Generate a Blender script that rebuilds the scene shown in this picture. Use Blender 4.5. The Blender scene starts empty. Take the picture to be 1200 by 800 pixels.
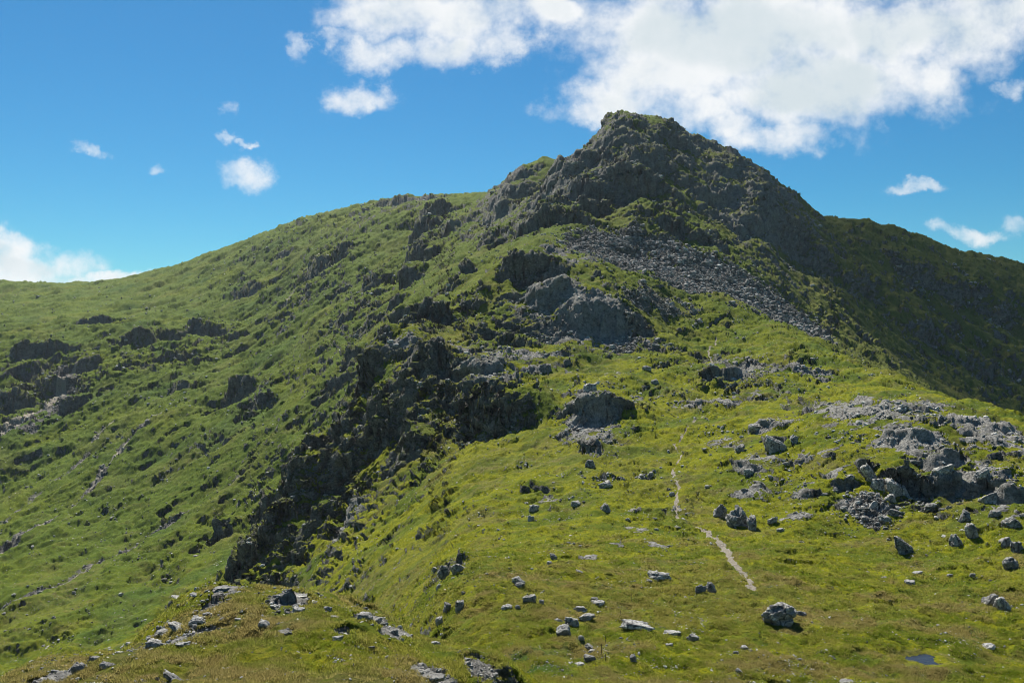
import bpy, math, random, time
import numpy as np
from concurrent.futures import ThreadPoolExecutor
T0 = time.time()
C = bpy.context.scene
COL = C.collection
SUN_AZ, SUN_EL = math.radians(-17), math.radians(52)
F = 1039.0            # focal length in pixels of a 1200 px wide picture
f4 = np.float32

# ------------------------------------------------------------------ noise
def _h(ix, iy, s):
    with np.errstate(over='ignore'):
        h = ix.astype(np.uint32) * np.uint32(374761393) + iy.astype(np.uint32) * np.uint32(668265263) + np.uint32((s * 974634777 + 12345) & 0xffffffff)
        h = (h ^ (h >> np.uint32(13))) * np.uint32(1274126177)
        h = (h ^ (h >> np.uint32(16))) * np.uint32(2246822519)
        return h ^ (h >> np.uint32(15))
def _r(h): return (h & np.uint32(0xffff)).astype(f4) * f4(1 / 65535.0)
def _r2(h): return (h >> np.uint32(16)).astype(f4) * f4(1 / 65535.0)
def perlin(x, y, s=0):
    xf = np.floor(x); yf = np.floor(y)
    ix = xf.astype(np.int32); iy = yf.astype(np.int32)
    fx = (x - xf).astype(f4); fy = (y - yf).astype(f4)
    def g(i, j):
        a = _r(_h(ix + i, iy + j, s)) * f4(2 * math.pi)
        return np.cos(a) * (fx - i) + np.sin(a) * (fy - j)
    u = fx * fx * fx * (fx * (fx * 6 - 15) + 10); v = fy * fy * fy * (fy * (fy * 6 - 15) + 10)
    n00 = g(0, 0); n10 = g(1, 0); n01 = g(0, 1); n11 = g(1, 1)
    a = n00 + u * (n10 - n00); b = n01 + u * (n11 - n01)
    return (a + v * (b - a)) * f4(1.5)
def fbm(x, y, s=0, o=4, g=0.5, lac=2.07):
    t = 0; a = 1.0; n = 0
    for k in range(o):
        t = t + a * perlin(x, y, s + k * 17); n += a
        x, y = (x * 0.8 - y * 0.6) * lac, (x * 0.6 + y * 0.8) * lac
        a *= g
    return t / n
def ridged(x, y, s=0, o=4, g=0.5):
    t = 0; a = 1.0; n = 0
    for k in range(o):
        t = t + a * (1 - 2 * np.abs(perlin(x, y, s + k * 13))); n += a
        x, y = (x * 0.8 - y * 0.6) * 2.1, (x * 0.6 + y * 0.8) * 2.1
        a *= g
    return t / n
def facet(x, y, s=0, tilt=0.9):
    """blocks: every cell of a cellular pattern is a tilted plane with its own height"""
    xf = np.floor(x); yf = np.floor(y)
    ix = xf.astype(np.int32); iy = yf.astype(np.int32)
    fx = (x - xf).astype(f4); fy = (y - yf).astype(f4)
    best = np.full(x.shape, 9.0, f4); hh = np.zeros(x.shape, f4); sec = np.full(x.shape, 9.0, f4)
    for i in (-1, 0, 1):
        for j in (-1, 0, 1):
            h = _h(ix + i, iy + j, s)
            dx = fx - (i + _r(h)); dy = fy - (j + _r2(h))
            d = dx * dx + dy * dy
            h2 = _h(ix + i, iy + j, s + 991)
            ang = _r(h2) * f4(6.2832)
            hv = _r2(h2) - 0.5 + tilt * (np.cos(ang) * dx + np.sin(ang) * dy)
            m = d < best
            sec = np.where(m, best, np.minimum(sec, d))
            hh = np.where(m, hv, hh); best = np.where(m, d, best)
    edge = np.sqrt(sec) - np.sqrt(best)
    return hh - 0.35 * np.clip(1 - edge / 0.12, 0, 1)
def facet3(x, y, z, s=0, tilt=.95):
    xf = np.floor(x); yf = np.floor(y); zf = np.floor(z)
    ix = xf.astype(np.int32); iy = yf.astype(np.int32); iz = zf.astype(np.int32)
    fx = (x - xf).astype(f4); fy = (y - yf).astype(f4); fz = (z - zf).astype(f4)
    best = np.full(x.shape, 9.0, f4); hh = np.zeros(x.shape, f4); sec = np.full(x.shape, 9.0, f4)
    for k in (-1, 0, 1):
        with np.errstate(over='ignore'):
            oz = (iz + k).astype(np.uint32) * np.uint32(2654435769)
        for i in (-1, 0, 1):
            for j in (-1, 0, 1):
                with np.errstate(over='ignore'):
                    h = _h(ix + i, iy + j, s) ^ oz
                    h = (h ^ (h >> np.uint32(15))) * np.uint32(2246822519); h = h ^ (h >> np.uint32(13))
                    g = h * np.uint32(3266489917); g = g ^ (g >> np.uint32(16))
                    g2 = g * np.uint32(668265263); g2 = g2 ^ (g2 >> np.uint32(15))
                dx = fx - (i + _r(h)); dy = fy - (j + _r2(h)); dz = fz - (k + _r(g))
                d = dx * dx + dy * dy + dz * dz
                hv = _r2(g) - f4(.5) + tilt * ((_r(g2) - f4(.5)) * dx + (_r2(g2) - f4(.5)) * dy + (_r2(h) - f4(.5)) * dz) * f4(1.6)
                m = d < best
                sec = np.where(m, best, np.minimum(sec, d)); hh = np.where(m, hv, hh); best = np.where(m, d, best)
    edge = np.sqrt(sec) - np.sqrt(best)
    return hh - f4(.45) * np.clip(1 - edge / 0.14, 0, 1)
def sstep(a, b, x):
    t = np.clip((x - a) / (b - a), 0, 1); return t * t * (3 - 2 * t)

# ------------------------------------------------------------------ large shape of the land: surveyed points (bearing, height angle, distance)
P = """
300,800,42 100,800,43 500,800,45 30,800,46 60,770,50 120,735,54 180,706,57 250,688,60 330,690,62 400,702,62 450,722,60 520,758,56 590,798,52
200,760,48 300,740,51 400,760,48 500,785,48 -100,850,48
180,805,85 300,780,85 400,768,85 480,775,80 550,796,72 60,840,85
0,900,150 100,880,150 200,860,150 300,828,150 400,806,130 450,806,110 520,815,80 100,850,230 200,800,230 300,787,220 0,880,230
700,798,85 800,798,86 900,798,88 1000,798,89 1100,798,90 1200,798,92 620,798,83 560,782,92 600,770,92 650,760,94 750,760,95 900,760,98 1050,760,100 1180,760,103
600,730,102 680,730,104 745,730,106 915,725,109 1020,722,112 1100,720,114 1200,700,121 800,680,127 690,660,138 600,690,117 530,720,112 520,690,130 530,660,150
900,640,152 1000,650,150 1060,648,150 1120,655,143 1180,670,133 800,620,170 700,610,175 620,620,180 550,620,190 800,580,192 750,560,205
690,540,222 800,520,234 740,500,250 620,520,255 700,470,275 690,455,292 640,445,305 600,440,310 540,430,322 760,470,278 820,480,270 800,440,310
700,420,335 640,405,345 720,400,352 680,350,378 600,370,380 650,300,425 600,312,415 560,350,400 640,288,436 700,300,440 770,321,440 850,351,425 930,386,395
852,392,390 790,380,395 1000,426,345 960,430,322 1000,455,290 1100,469,275 1200,493,250 1100,500,203 1000,500,208 900,470,272 900,430,318 1200,540,182
1100,550,178 1000,560,180 820,560,200 900,540,201 900,505,222 1200,600,156 1100,610,162 1000,610,168 900,600,175 1050,440,310
680,290,475 690,302,455 750,312,480 770,324,460 850,347,470 900,370,455 950,394,445 1000,432,410 1050,470,390 1100,515,370 1200,570,345 1200,520,480 1100,480,470
1050,432,530 1100,455,560 1200,485,600 1000,380,565 1100,390,640 1200,420,660 1200,370,725 1100,330,712 1000,310,662 960,340,570 900,300,565 940,380,500
955,254,720 1020,272,735 1080,290,755 1150,310,775 1200,323,790 1300,350,800 1000,305,900 1200,365,930 1080,330,900
735,133,660 710,146,655 770,143,665 785,149,667 800,159,670 822,168,673 850,179,680 900,209,690 935,237,705 690,172,650 660,191,640 720,200,592 760,250,532 700,240,562
680,270,502 620,250,592 600,290,532 800,300,500 820,220,612 860,260,592 850,310,515 780,190,612 900,250,625 920,300,605 735,185,760 850,225,780 660,235,740 930,270,800
630,190,800 600,213,785 655,196,785 612,232,730 590,260,685 630,225,900 575,240,780
570,300,562 540,330,502 500,370,442 450,410,402 420,450,390 400,490,380 360,540,366 320,600,350 285,650,335 270,690,322 565,330,450 530,370,410
380,455,560 340,525,500 285,600,470 230,655,430 440,392,600 480,335,680 540,275,760 560,245,900 460,400,500 425,470,450 370,560,420 300,650,385
500,420,342 480,460,322 560,480,292 600,500,272 500,520,287 430,530,322 550,550,242 450,600,267 380,600,312 500,620,217 400,660,252 340,680,292 450,670,202 540,400,370 450,715,172 400,702,222
0,700,430 0,600,600 0,790,330 100,740,362 200,690,402 100,650,480 0,520,700 100,520,682 200,560,565 200,500,645 270,500,602 60,450,800 0,440,820 130,440,800 100,395,905
20,400,920 200,410,852 160,388,905 100,370,1060 0,346,1350 0,336,1420 100,338,1420 180,324,1390 250,302,1310 320,275,1240 400,252,1160 480,238,1085 520,236,1050 580,230,1000
250,350,1060 300,400,852 300,440,722 350,330,955 350,400,742 420,300,902 480,290,862 520,250,942 0,350,1750 300,300,1550 480,262,1350 580,255,1170 140,380,980
-300,950,60 -300,900,200 -300,800,350 -300,620,600 -300,440,900 -300,345,1420 -300,360,1800 1500,900,60 1500,830,95 1500,720,120 1500,620,170 1500,560,240 1500,600,350 1500,520,600 1500,420,750 1500,400,820 1500,430,1000
300,900,20 600,880,30 900,900,45 1200,900,48 600,860,50 750,880,55 0,900,30 600,930,14 100,930,12 1100,940,14
""".split()
PTS = []
for t in P:
    px, py, Y = map(float, t.split(','))
    u = (px - 600) / F; v = (400 - py) / F
    PTS.append((math.atan(u), math.log(Y * math.hypot(1, u)), v / math.hypot(1, u)))
for th in (-3.1416, -2.5, -1.9, -1.35, 1.35, 1.9, 2.5, 3.1416):
    for r, q in ((2.5, -.8), (8, -.45), (30, -.35), (90, -.33), (250, -.3), (700, -.16), (1500, -.08)):
        PTS.append((th, math.log(r), q))
for th in (-.9, -.5, 0, .5, .9):
    PTS.append((th, math.log(2.5), -.8)); PTS.append((th, math.log(7), -.56)); PTS.append((th, math.log(3500), -.02))
PTS = np.array(PTS)
WS = 0.42
A_ = PTS[:, :2].copy(); A_[:, 1] *= WS
def _k(d2): return 0.5 * d2 * np.log(d2 + 1e-12)
n = len(A_)
K = _k(((A_[:, None] - A_[None]) ** 2).sum(-1)) + np.eye(n) * 2e-5
Pm = np.hstack([np.ones((n, 1)), A_])
M = np.block([[K, Pm], [Pm.T, np.zeros((3, 3))]])
sol = np.linalg.solve(M, np.r_[PTS[:, 2], 0, 0, 0])
TH0, TH1, NT = -0.72, 0.72, 560
W0, W1, NW = math.log(1.2), math.log(3600), 900
def tps(th, w):
    s = th.shape; a = np.stack([th.ravel(), w.ravel() * WS], 1)
    out = np.empty(len(a))
    for i in range(0, len(a), 20000):
        b = a[i:i + 20000]
        d2 = ((b[:, None] - A_[None]) ** 2).sum(-1)
        out[i:i + 20000] = _k(d2) @ sol[:n] + sol[n] + b @ sol[n + 1:]
    return out.reshape(s)
def par(fn, parts):
    with ThreadPoolExecutor(4) as ex: return list(ex.map(fn, parts))
gt = np.linspace(TH0, TH1, NT); gw = np.linspace(W0, W1, NW)
BG = np.concatenate(par(lambda t: tps(*np.meshgrid(t, gw, indexing='ij')), np.array_split(gt, 16))).astype(f4)
gt2 = np.linspace(-math.pi, math.pi, 181); gw2 = np.linspace(W0, W1, 200)
BG2 = np.concatenate(par(lambda t: tps(*np.meshgrid(t, gw2, indexing='ij')), np.array_split(gt2, 8))).astype(f4)
def bil(G, a, b):
    ia = np.clip(a.astype(np.int32), 0, G.shape[0] - 2); ib = np.clip(b.astype(np.int32), 0, G.shape[1] - 2)
    fa = np.clip(a - ia, 0, 1).astype(f4); fb = np.clip(b - ib, 0, 1).astype(f4)
    g00 = G[ia, ib]; g10 = G[ia + 1, ib]; g01 = G[ia, ib + 1]; g11 = G[ia + 1, ib + 1]
    return (g00 * (1 - fa) + g10 * fa) * (1 - fb) + (g01 * (1 - fa) + g11 * fa) * fb
def base_z(X, Y):
    r = np.hypot(X, Y); th = np.arctan2(X, Y); w = np.log(np.maximum(r, 1.2))
    q1 = bil(BG, (th - TH0) / (TH1 - TH0) * (NT - 1), (w - W0) / (W1 - W0) * (NW - 1))
    q2 = bil(BG2, (th + math.pi) / (2 * math.pi) * 180, (w - W0) / (W1 - W0) * 199)
    k = sstep(0.62, 0.71, np.abs(th)).astype(f4)
    return ((q1 * (1 - k) + q2 * k) * r).astype(f4)
print('tps', time.time() - T0)

# where a bearing/elevation first meets the land
_YS = np.exp(np.linspace(math.log(25), math.log(2200), 2600)).astype(f4)
def hit(px, py, zf=None):
    u = (px - 600) / F; v = (400 - py) / F
    z = (zf or base_z)(_YS * f4(u), _YS)
    k = np.argmax(z / _YS >= v)
    if k == 0: k = int(np.argmax(z / _YS))
    Y = float(_YS[k]); return np.array([u * Y, Y, float(z[k])])
def grad(X, Y, e=4.0):
    a = np.array([X + e, X - e, X, X], f4); b = np.array([Y, Y, Y + e, Y - e], f4)
    z = base_z(a, b); return float(z[0] - z[1]) / (2 * e), float(z[2] - z[3]) / (2 * e)

# ------------------------------------------------------------------ crags: px, py, half length px, step m, face half-width m, strike angle (None = contour)
CR = """560,500,62,14,5 470,468,50,7,3 520,440,60,3.5,2.5 560,415,50,2,2 430,520,44,11,4.5 470,540,26,6,3 395,560,30,8,3.5 330,600,30,13,5 300,650,28,13,5 275,672,22,10,4.5 385,470,28,9,4 455,402,30,10,4 432,438,24,10,4 520,352,28,8,4 492,440,40,8,3.5 545,335,24,6,4 415,480,24,12,4.5 500,318,22,9,5 350,560,26,9,4 305,620,24,10,4 255,640,20,7,4
410,440,28,6,4 500,385,35,7,4 470,395,25,6,4 440,430,28,5,3 540,370,25,3,3 520,470,45,4,3 470,500,30,5,3 360,630,20,4,3 410,600,24,3,2.5 345,560,22,6,4
692,492,30,7,3 690,530,18,2.5,1.5 708,566,16,1.6,1.2 625,322,34,8,3.5 590,322,16,4,3 735,300,36,2,2 680,376,56,8,7 640,360,36,6,4 745,385,24,4,3 605,388,26,2,2 610,350,18,2.5,2
560,350,14,3,2 600,405,20,1.5,1.5 270,478,26,17,6 205,470,24,7,5 300,490,28,6,4 35,425,34,12,7 60,465,24,12,7 20,480,26,10,7 95,440,16,7,5 75,495,18,6,5 160,412,22,10,6 200,405,20,7,6 245,402,30,8,6 215,430,30,6,6 110,385,36,6,5
370,325,36,15,8 285,350,30,10,8 330,305,22,6,6 395,315,24,8,6 390,400,30,6,6 430,350,22,6,6 505,262,34,20,7 488,292,28,20,7 478,325,26,20,7 470,352,24,14,6 455,380,20,9,5 520,290,22,9,6 430,400,26,5,5 400,350,20,6,6
580,262,26,10,6 600,235,30,10,6 560,300,26,7,5 640,225,34,12,6 660,210,30,9,5 690,190,34,9,5 700,232,44,12,6 650,260,44,10,5 610,275,30,8,5 740,215,40,9,5 720,168,30,6,5 738,150,18,3.5,4 760,195,36,6,5
790,268,20,7,3.5 840,235,40,6,5 870,270,36,6,5 905,265,34,6,5 850,205,34,4,4 900,240,30,4,4 930,290,36,9,7 960,310,36,6,6 800,170,30,6,5 800,162,26,3.5,4 830,172,30,3,3 870,198,30,3,3 900,218,28,3,3 925,240,26,3,3 600,215,26,7,5 575,245,22,7,5 450,245,30,5,6 490,240,34,6,6 420,255,26,5,6 350,268,26,5,6 830,285,26,4,4 680,250,40,8,5
1095,578,48,3.8,1.6 1056,575,16,3.4,1.2 1018,556,9,2.2,1.2 1150,572,24,2.6,1.4 1182,590,22,2.6,1.4 1105,545,26,2.2,1.5 1190,512,24,2,1.6 1165,560,22,1.8,1.4 985,575,14,1.6,1.1 945,590,16,1.5,1.1 870,552,16,1.5,1.1 850,455,20,1.6,1.3 920,480,20,1.5,1.3 900,520,20,1.8,1.3 1010,480,34,1.8,1.5 1060,520,34,1.4,1.4 1130,505,34,1.4,1.4 1060,490,36,1.5,1.4
870,432,24,2.2,1.6 900,440,18,1.6,1.4 820,422,18,1.2,1.4 780,430,14,.9,1.2 890,505,18,2,1.4 850,445,30,2,2 960,440,30,2,2 1130,352,46,7,5 1170,370,36,5,5 1080,330,36,4,5 1090,400,36,4,5 1010,340,36,5,6 1150,440,36,4,5
530,668,20,3,1.4 345,700,10,1.2,.8 620,575,14,1.5,1 650,600,16,1.2,1 400,620,20,2.5,2 395,520,20,7,4 615,420,50,1.6,1.4 600,437,46,1.6,1.4 540,445,40,2.5,1.8 570,392,26,2.4,2""".split()
CRAG = []
rng = np.random.RandomState(5)
for t in CR:
    px, py, hl, amp, L = map(float, t.split(',')[:5])
    p = hit(px, py); gx, gy = grad(p[0], p[1], max(4, L * 1.5))
    g = math.hypot(gx, gy) + 1e-6
    a = math.atan2(-gy, -gx)
    CRAG.append((p[0], p[1], hl * p[1] / F, amp, L, math.cos(a), math.sin(a), rng.rand() * 100))
# flat bedrock and rubble patches: px, py, rx, ry (px), strength
RK = """890,545,30,12,.75 940,575,26,14,.8 985,560,20,14,.8 1000,600,18,14,.8 850,520,24,8,.7 880,580,30,8,.6 930,610,30,6,.6 960,530,30,10,.7 810,480,30,8,.6 735,470,26,7,.6 850,475,26,7,.7 720,440,20,5,.6 900,465,30,8,.7 950,440,30,7,.7 640,455,20,5,.5 580,458,30,7,.7 75,785,30,10,1 170,748,40,8,1 235,728,24,7,.9 205,745,26,6,.7 735,140,40,14,.75 715,165,40,25,.6 820,165,60,18,.7 890,205,60,20,.7 930,240,40,20,.7 480,243,60,9,.7 400,256,50,9,.5 330,275,50,14,.35 610,215,30,25,.6 610,422,60,7,1 600,436,55,6,1 560,446,40,6,.8 700,375,70,40,1.1 640,345,60,25,.8 650,300,60,12,.8 1010,487,66,18,1.1 1070,520,66,20,.95 1140,500,60,16,1.0 1185,522,40,20,1.1 1140,556,60,26,1.0
870,432,44,18,.8 800,420,50,16,.35 700,240,110,70,.55 660,215,70,35,.6 860,235,80,60,.6 740,165,50,35,.8 930,290,45,45,.5 60,460,80,55,.4 250,400,60,16,.5 380,330,50,35,.5 500,290,34,55,.35
480,480,110,60,.25 330,620,60,70,.25 1060,600,110,40,.35 430,400,50,30,.4 300,290,60,20,.3 1130,380,90,50,.3 690,500,34,40,.7 740,540,50,30,.35 345,694,26,6,.9 260,690,24,4,.9 190,703,20,5,.7 150,745,36,9,.9 190,735,34,7,.7 110,762,30,10,.9
215,728,26,7,.7 355,711,16,6,.8 432,722,20,10,.9 465,742,26,8,.5 505,790,34,12,.7 560,782,24,14,.6 400,745,12,5,.5 335,742,16,5,.5 400,622,24,10,.8 540,600,60,6,.5 480,640,70,5,.4 60,785,40,12,.6
770,640,22,5,.6 690,655,14,6,.7 740,625,30,5,.6 660,600,20,10,.5 745,620,20,4,.6 795,605,18,4,.6 850,780,50,14,.4 1170,690,30,10,.3 430,350,40,60,.4 800,270,90,30,.4 580,250,40,40,.6 1000,440,60,12,.4 540,265,40,30,.4
520,412,40,6,.7 545,425,40,5,.7 470,418,30,6,.6 655,440,30,4,.7 900,500,24,8,.7 1085,480,50,10,.7 1110,555,40,8,.8 1165,525,30,10,.8 870,440,30,8,.7 980,480,30,10,.8 1120,520,40,10,.7 745,600,16,4,.7 800,602,16,4,.7 720,640,16,4,.6 600,655,30,4,.5 640,590,14,8,.6 930,500,20,5,.6 560,670,20,6,.5 1020,600,22,22,.8 1185,600,25,20,.7 620,700,30,12,.3 760,470,60,18,.35""".split()
ROCKP = []
for t in RK:
    px, py, rx, ry, s = map(float, t.split(','))
    p = hit(px, py); sc = p[1] / F
    ps = [hit(px, min(py + ry, 799)), hit(px, py - ry)]
    dy = min(max(abs(ps[1][1] - ps[0][1]) / 2, ry * sc), rx * sc * 4)
    ROCKP.append((p[0], p[1], rx * sc, dy, s + (.45 if p[1] < 75 else 0)))
ZONE = []
for t in """520,480,110,60,1 420,540,90,60,1.1 330,620,70,70,1.1 470,420,80,50,.9 700,210,110,70,1 620,240,60,50,.9 860,250,80,60,.8 60,460,90,60,1 220,420,80,40,.7 500,290,40,60,1
380,320,60,50,.7 640,330,80,40,.6 1100,570,110,60,.7 850,430,80,30,.5 430,370,60,50,.8 1100,380,120,80,.45 300,310,80,40,.45 690,500,50,60,.6 560,400,70,30,.6 290,490,60,30,.7 400,640,50,40,.6 560,270,40,40,.8 1000,490,90,25,.4 780,560,90,60,.5 900,540,90,50,.55 820,440,150,40,.55 1010,420,110,40,.45 560,640,60,40,.4 620,560,60,50,.35 940,470,70,40,.5 760,500,60,30,.5 600,380,60,30,.5""".split():
    px, py, rx, ry, st = map(float, t.split(','))
    p = hit(px, py); sc = p[1] / F; ps = [hit(px, min(py + ry, 799)), hit(px, py - ry)]
    ZONE.append((p[0], p[1], rx * sc, min(max(abs(ps[1][1] - ps[0][1]) / 2, ry * sc), rx * sc * 4), st))
def direction(a, b): a = hit(*a)[:2]; b = hit(*b)[:2]; return (b - a) / np.linalg.norm(b - a)
DF = direction((278, 570), (0, 722)); DD = direction((940, 290), (1080, 420))
# boulder fields: polygons in plan
def poly(pts): return np.array([hit(*p)[:2] for p in pts])
SCREE = [(poly([(662, 292), (668, 283), (700, 272), (745, 276), (800, 292), (860, 318), (900, 340), (968, 388), (960, 402), (900, 374), (850, 352), (770, 325), (700, 305)]), 1.0),
         (poly([(715, 408), (740, 385), (752, 390), (735, 412)]), 0.9), (poly([(730, 340), (790, 350), (830, 365), (800, 370), (740, 360)]), 0.55),
         (poly([(95, 440), (78, 440), (72, 475), (48, 505), (5, 530), (40, 520), (80, 490)]), .9),
         (poly([(1018, 580), (1035, 585), (1030, 625), (1008, 620)]), .7)]
LINES = []   # gullies with stones: polyline, half-width m, depth m, stones
def line(pts, w, d, k, name='gully'): LINES.append((np.array([hit(*p)[:2] for p in pts]), w, d, k, name))
line([(278, 570), (240, 600), (200, 625), (160, 645), (120, 665), (60, 698), (0, 722)], 2.6, 1.8, .8)
line([(187, 500), (150, 535), (115, 575), (95, 600), (50, 632), (0, 665)], 3.5, 2.0, .7)
line([(120, 515), (95, 560), (40, 600), (0, 632)], 3.0, 1.6, .6)
line([(270, 500), (225, 535), (190, 575), (150, 600), (100, 630)], 2.6, 1.4, .35)
line([(72, 440), (75, 470), (50, 495), (0, 528)], 5, 1.5, .9)
line([(330, 370), (300, 410), (250, 440), (200, 470)], 4, 1.6, .3)
line([(360, 540), (310, 580), (260, 640), (200, 690), (130, 735)], 3, 2.2, .3)
line([(210, 350), (185, 400), (170, 440), (150, 500)], 6, 2, .2)
line([(430, 440), (350, 500), (300, 530), (240, 590)], 5, 3, .2)
line([(1000, 270), (1060, 330), (1130, 400), (1200, 450)], 6, 3, .4)
line([(940, 290), (1000, 350), (1080, 420)], 6, 3, .4)
line([(1100, 300), (1150, 350), (1200, 400)], 6, 2.5, .4)
line([(745, 345), (800, 372), (870, 400)], 2, .3, .35)
PATH = [([(883, 694), (874, 676), (856, 662), (850, 645), (840, 634), (826, 622), (815, 618)], .6), ([(794, 612), (793, 590), (795, 572), (788, 552), (799, 534), (790, 524), (808, 506), (818, 496), (832, 490)], .33),
        ([(842, 444), (834, 425), (830, 413), (838, 404), (839, 396)], .3)]
for p, w in PATH: line(p, w, .12, 1.0, 'path')
line([(84, 440), (76, 452), (72, 470), (50, 492), (20, 512), (0, 524)], 4.6, .6, .70, 'wash')
line([(135, 505), (110, 525), (88, 545)], 1.2, .4, .6, 'wash'); line([(278, 570), (200, 625), (120, 665), (60, 698), (0, 722)], .9, .3, .62, 'wash')
line([(187, 500), (150, 535), (115, 575), (95, 600), (50, 632), (0, 665)], 1.2, .3, .6, 'wash'); line([(385, 300), (350, 345), (330, 375)], 2.0, .3, .58, 'wash')
POOL = hit(1088, 771)

def seg_dist(X, Y, pl):
    best = np.full(X.shape, 1e9, f4)
    for a, b in zip(pl[:-1], pl[1:]):
        d = b - a; L2 = float(d @ d)
        t = np.clip(((X - a[0]) * d[0] + (Y - a[1]) * d[1]) / L2, 0, 1)
        best = np.minimum(best, (X - a[0] - t * d[0]) ** 2 + (Y - a[1] - t * d[1]) ** 2)
    return np.sqrt(best)
def in_poly(X, Y, pl):
    c = np.zeros(X.shape, bool)
    for (x1, y1), (x2, y2) in zip(pl, np.roll(pl, -1, 0)):
        c ^= ((y1 > Y) != (y2 > Y)) & (X < (x2 - x1) * (Y - y1) / (y2 - y1 + 1e-9) + x1)
    return c

def shape(X, Y):
    """land height with crags and gullies, plus the rock/scree/path amounts"""
    sh = X.shape; X = X.ravel().astype(f4); Y = Y.ravel().astype(f4)
    z = base_z(X, Y); r = np.hypot(X, Y)
    dz = np.zeros_like(z); rock = np.zeros_like(z); scree = np.zeros_like(z); path = np.zeros_like(z)
    wx = X + 7 * fbm(X / 22, Y / 22, 3, 3); wy = Y + 7 * fbm(X / 22 + 50, Y / 22, 4, 3)
    nr = fbm(X / 14, Y / 14, 8, 4)
    jag = facet(X / 6.5 + .1 * wx, Y / 5, 15, .6) + .5 * facet(X / 2.6, Y / 2.2, 16, .6)
    for (cx, cy, hl, amp, L, dx, dy, ph) in CRAG:
        R = hl * 1.6 + L * 4
        m = np.flatnonzero((np.abs(X - cx) < R) & (np.abs(Y - cy) < R))
        if not len(m): continue
        k = min(1.0, L / 4)
        ax = X[m] + (wx[m] - X[m]) * k - cx; ay = Y[m] + (wy[m] - Y[m]) * k - cy
        s = (ax * dx + ay * dy) / L; t = (-ax * dy + ay * dx) / hl
        s = s + 0.9 * t * t + .38 * jag[m]
        w = np.exp(-(t ** 2) ** 1.5)
        dz[m] += amp * w * np.where(s < 0, 1, 0.8 if cy > 335 or cx < -20 else 0.3) * (-np.tanh(s * 1.6)) * np.exp(-(s / 2.6) ** 2)
        rock[m] += 1.05 * w * np.exp(-((s - 0.15) / 1.25) ** 4)
    n5 = fbm(X / 5.5 + 9, Y / 3.6, 19, 4, .6); n2s = fbm(X / 1.6, Y / 1.3, 23, 3, .6)
    for (cx, cy, rx, ry, st) in ROCKP:
        m = np.flatnonzero((np.abs(X - cx) < rx * 1.7) & (np.abs(Y - cy) < ry * 1.7))
        if not len(m): continue
        d = ((X[m] - cx) / rx) ** 2 + ((Y[m] - cy) / ry) ** 2
        g5 = np.exp(-d ** 1.3); rock[m] += st * g5 * ((0.42 + 1.2 * nr[m] + 1.7 * n5[m]) if cy > 75 else (.95 + .9 * n2s[m]))
        if 150 < cy < 330 and st > .65: dz[m] += .7 * g5 * (.6 + 1.2 * np.clip(nr[m] + .1 * jag[m], -.3, 1))
    for pl, st in SCREE:
        lo = pl.min(0) - 3; hi = pl.max(0) + 3
        m = np.flatnonzero((X > lo[0]) & (X < hi[0]) & (Y > lo[1]) & (Y < hi[1]))
        if len(m):
            k = 0.9
            qx = 13 * fbm(X[m] / 11, Y[m] / 11, 141, 4, .6) * np.clip(r[m] / 450, .2, 1.3); qy = 20 * fbm(X[m] / 11 + 30, Y[m] / 11, 142, 4, .6) * np.clip(r[m] / 450, .2, 1.3)
            ins = in_poly(X[m] + k * (wx[m] - X[m]) + qx, Y[m] + k * (wy[m] - Y[m]) + qy, pl)
            scree[m] = np.maximum(scree[m], ins * st * sstep(-.52, -.25, nr[m] + .4 * n5[m]))
    for pl, hw, dep, st, name in LINES:
        lo = pl.min(0) - hw * 4; hi = pl.max(0) + hw * 4
        m = np.flatnonzero((X > lo[0]) & (X < hi[0]) & (Y > lo[1]) & (Y < hi[1]))
        if not len(m): continue
        k = 0.45 if name == 'gully' else 0.06
        d = seg_dist(X[m] + k * (wx[m] - X[m]) + (.5 * fbm(X[m] / 2.5, Y[m] / 2.5, 44, 3) if name == 'path' else 0), Y[m] + k * (wy[m] - Y[m]), pl)
        w = np.exp(-(d / (hw * 1.3)) ** 2)
        dz[m] -= dep * w * (1.0 + .6 * nr[m])
        if name == 'path': path[m] = np.maximum(path[m], sstep(hw * 1.15, hw * .7, d + 1.6 * hw * fbm(X[m] / 1.6, Y[m] / 3.0, 41, 3, .6)) * sstep(-.38, -.1, fbm(X[m] / 3, Y[m] / 5, 46, 3) + (.3 if hw > .55 else .0)))
        elif name == 'wash': path[m] = np.maximum(path[m], st * sstep(hw * 1.3, hw * .6, d + 1.2 * hw * fbm(X[m] / 5, Y[m] / 9, 47, 3, .6)))
        else: scree[m] = np.maximum(scree[m], st * sstep(.15, .75, w) * sstep(-.35, .25, nr[m] + .3 * (st - .3)))
    rock = rock * (1 - scree)
    # small pool: a shallow dish
    d = np.hypot((X - POOL[0]) / 2.3, (Y - POOL[1]) / 1.9)
    w = sstep(1.6, .9, d); z = z * (1 - w) + (POOL[2]) * w; dz = dz * (1 - w)
    dz -= .3 * sstep(1.05, .55, d)
    # ledges: steep risers and sloping treads where the ground is broken
    zn = np.zeros_like(z)
    for (cx, cy, rx, ry, st) in ZONE:
        m = np.flatnonzero((np.abs(X - cx) < rx * 1.8) & (np.abs(Y - cy) < ry * 1.8))
        if len(m): zn[m] = np.maximum(zn[m], st * np.exp(-(((X[m] - cx) / rx) ** 2 + ((Y[m] - cy) / ry) ** 2) ** 1.4))
    zn = zn * sstep(-.35, .15, nr + .4 * fbm(X / 40, Y / 40, 91, 2) + .5 * (zn - .4))
    rock += .75 * (1 - .7 * sstep(-20, -70, X) * sstep(380, 480, r)) * zn * sstep(.06, .4, fbm(X / 6.5 + 3, Y / 4.2, 88, 4, .6))
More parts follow.
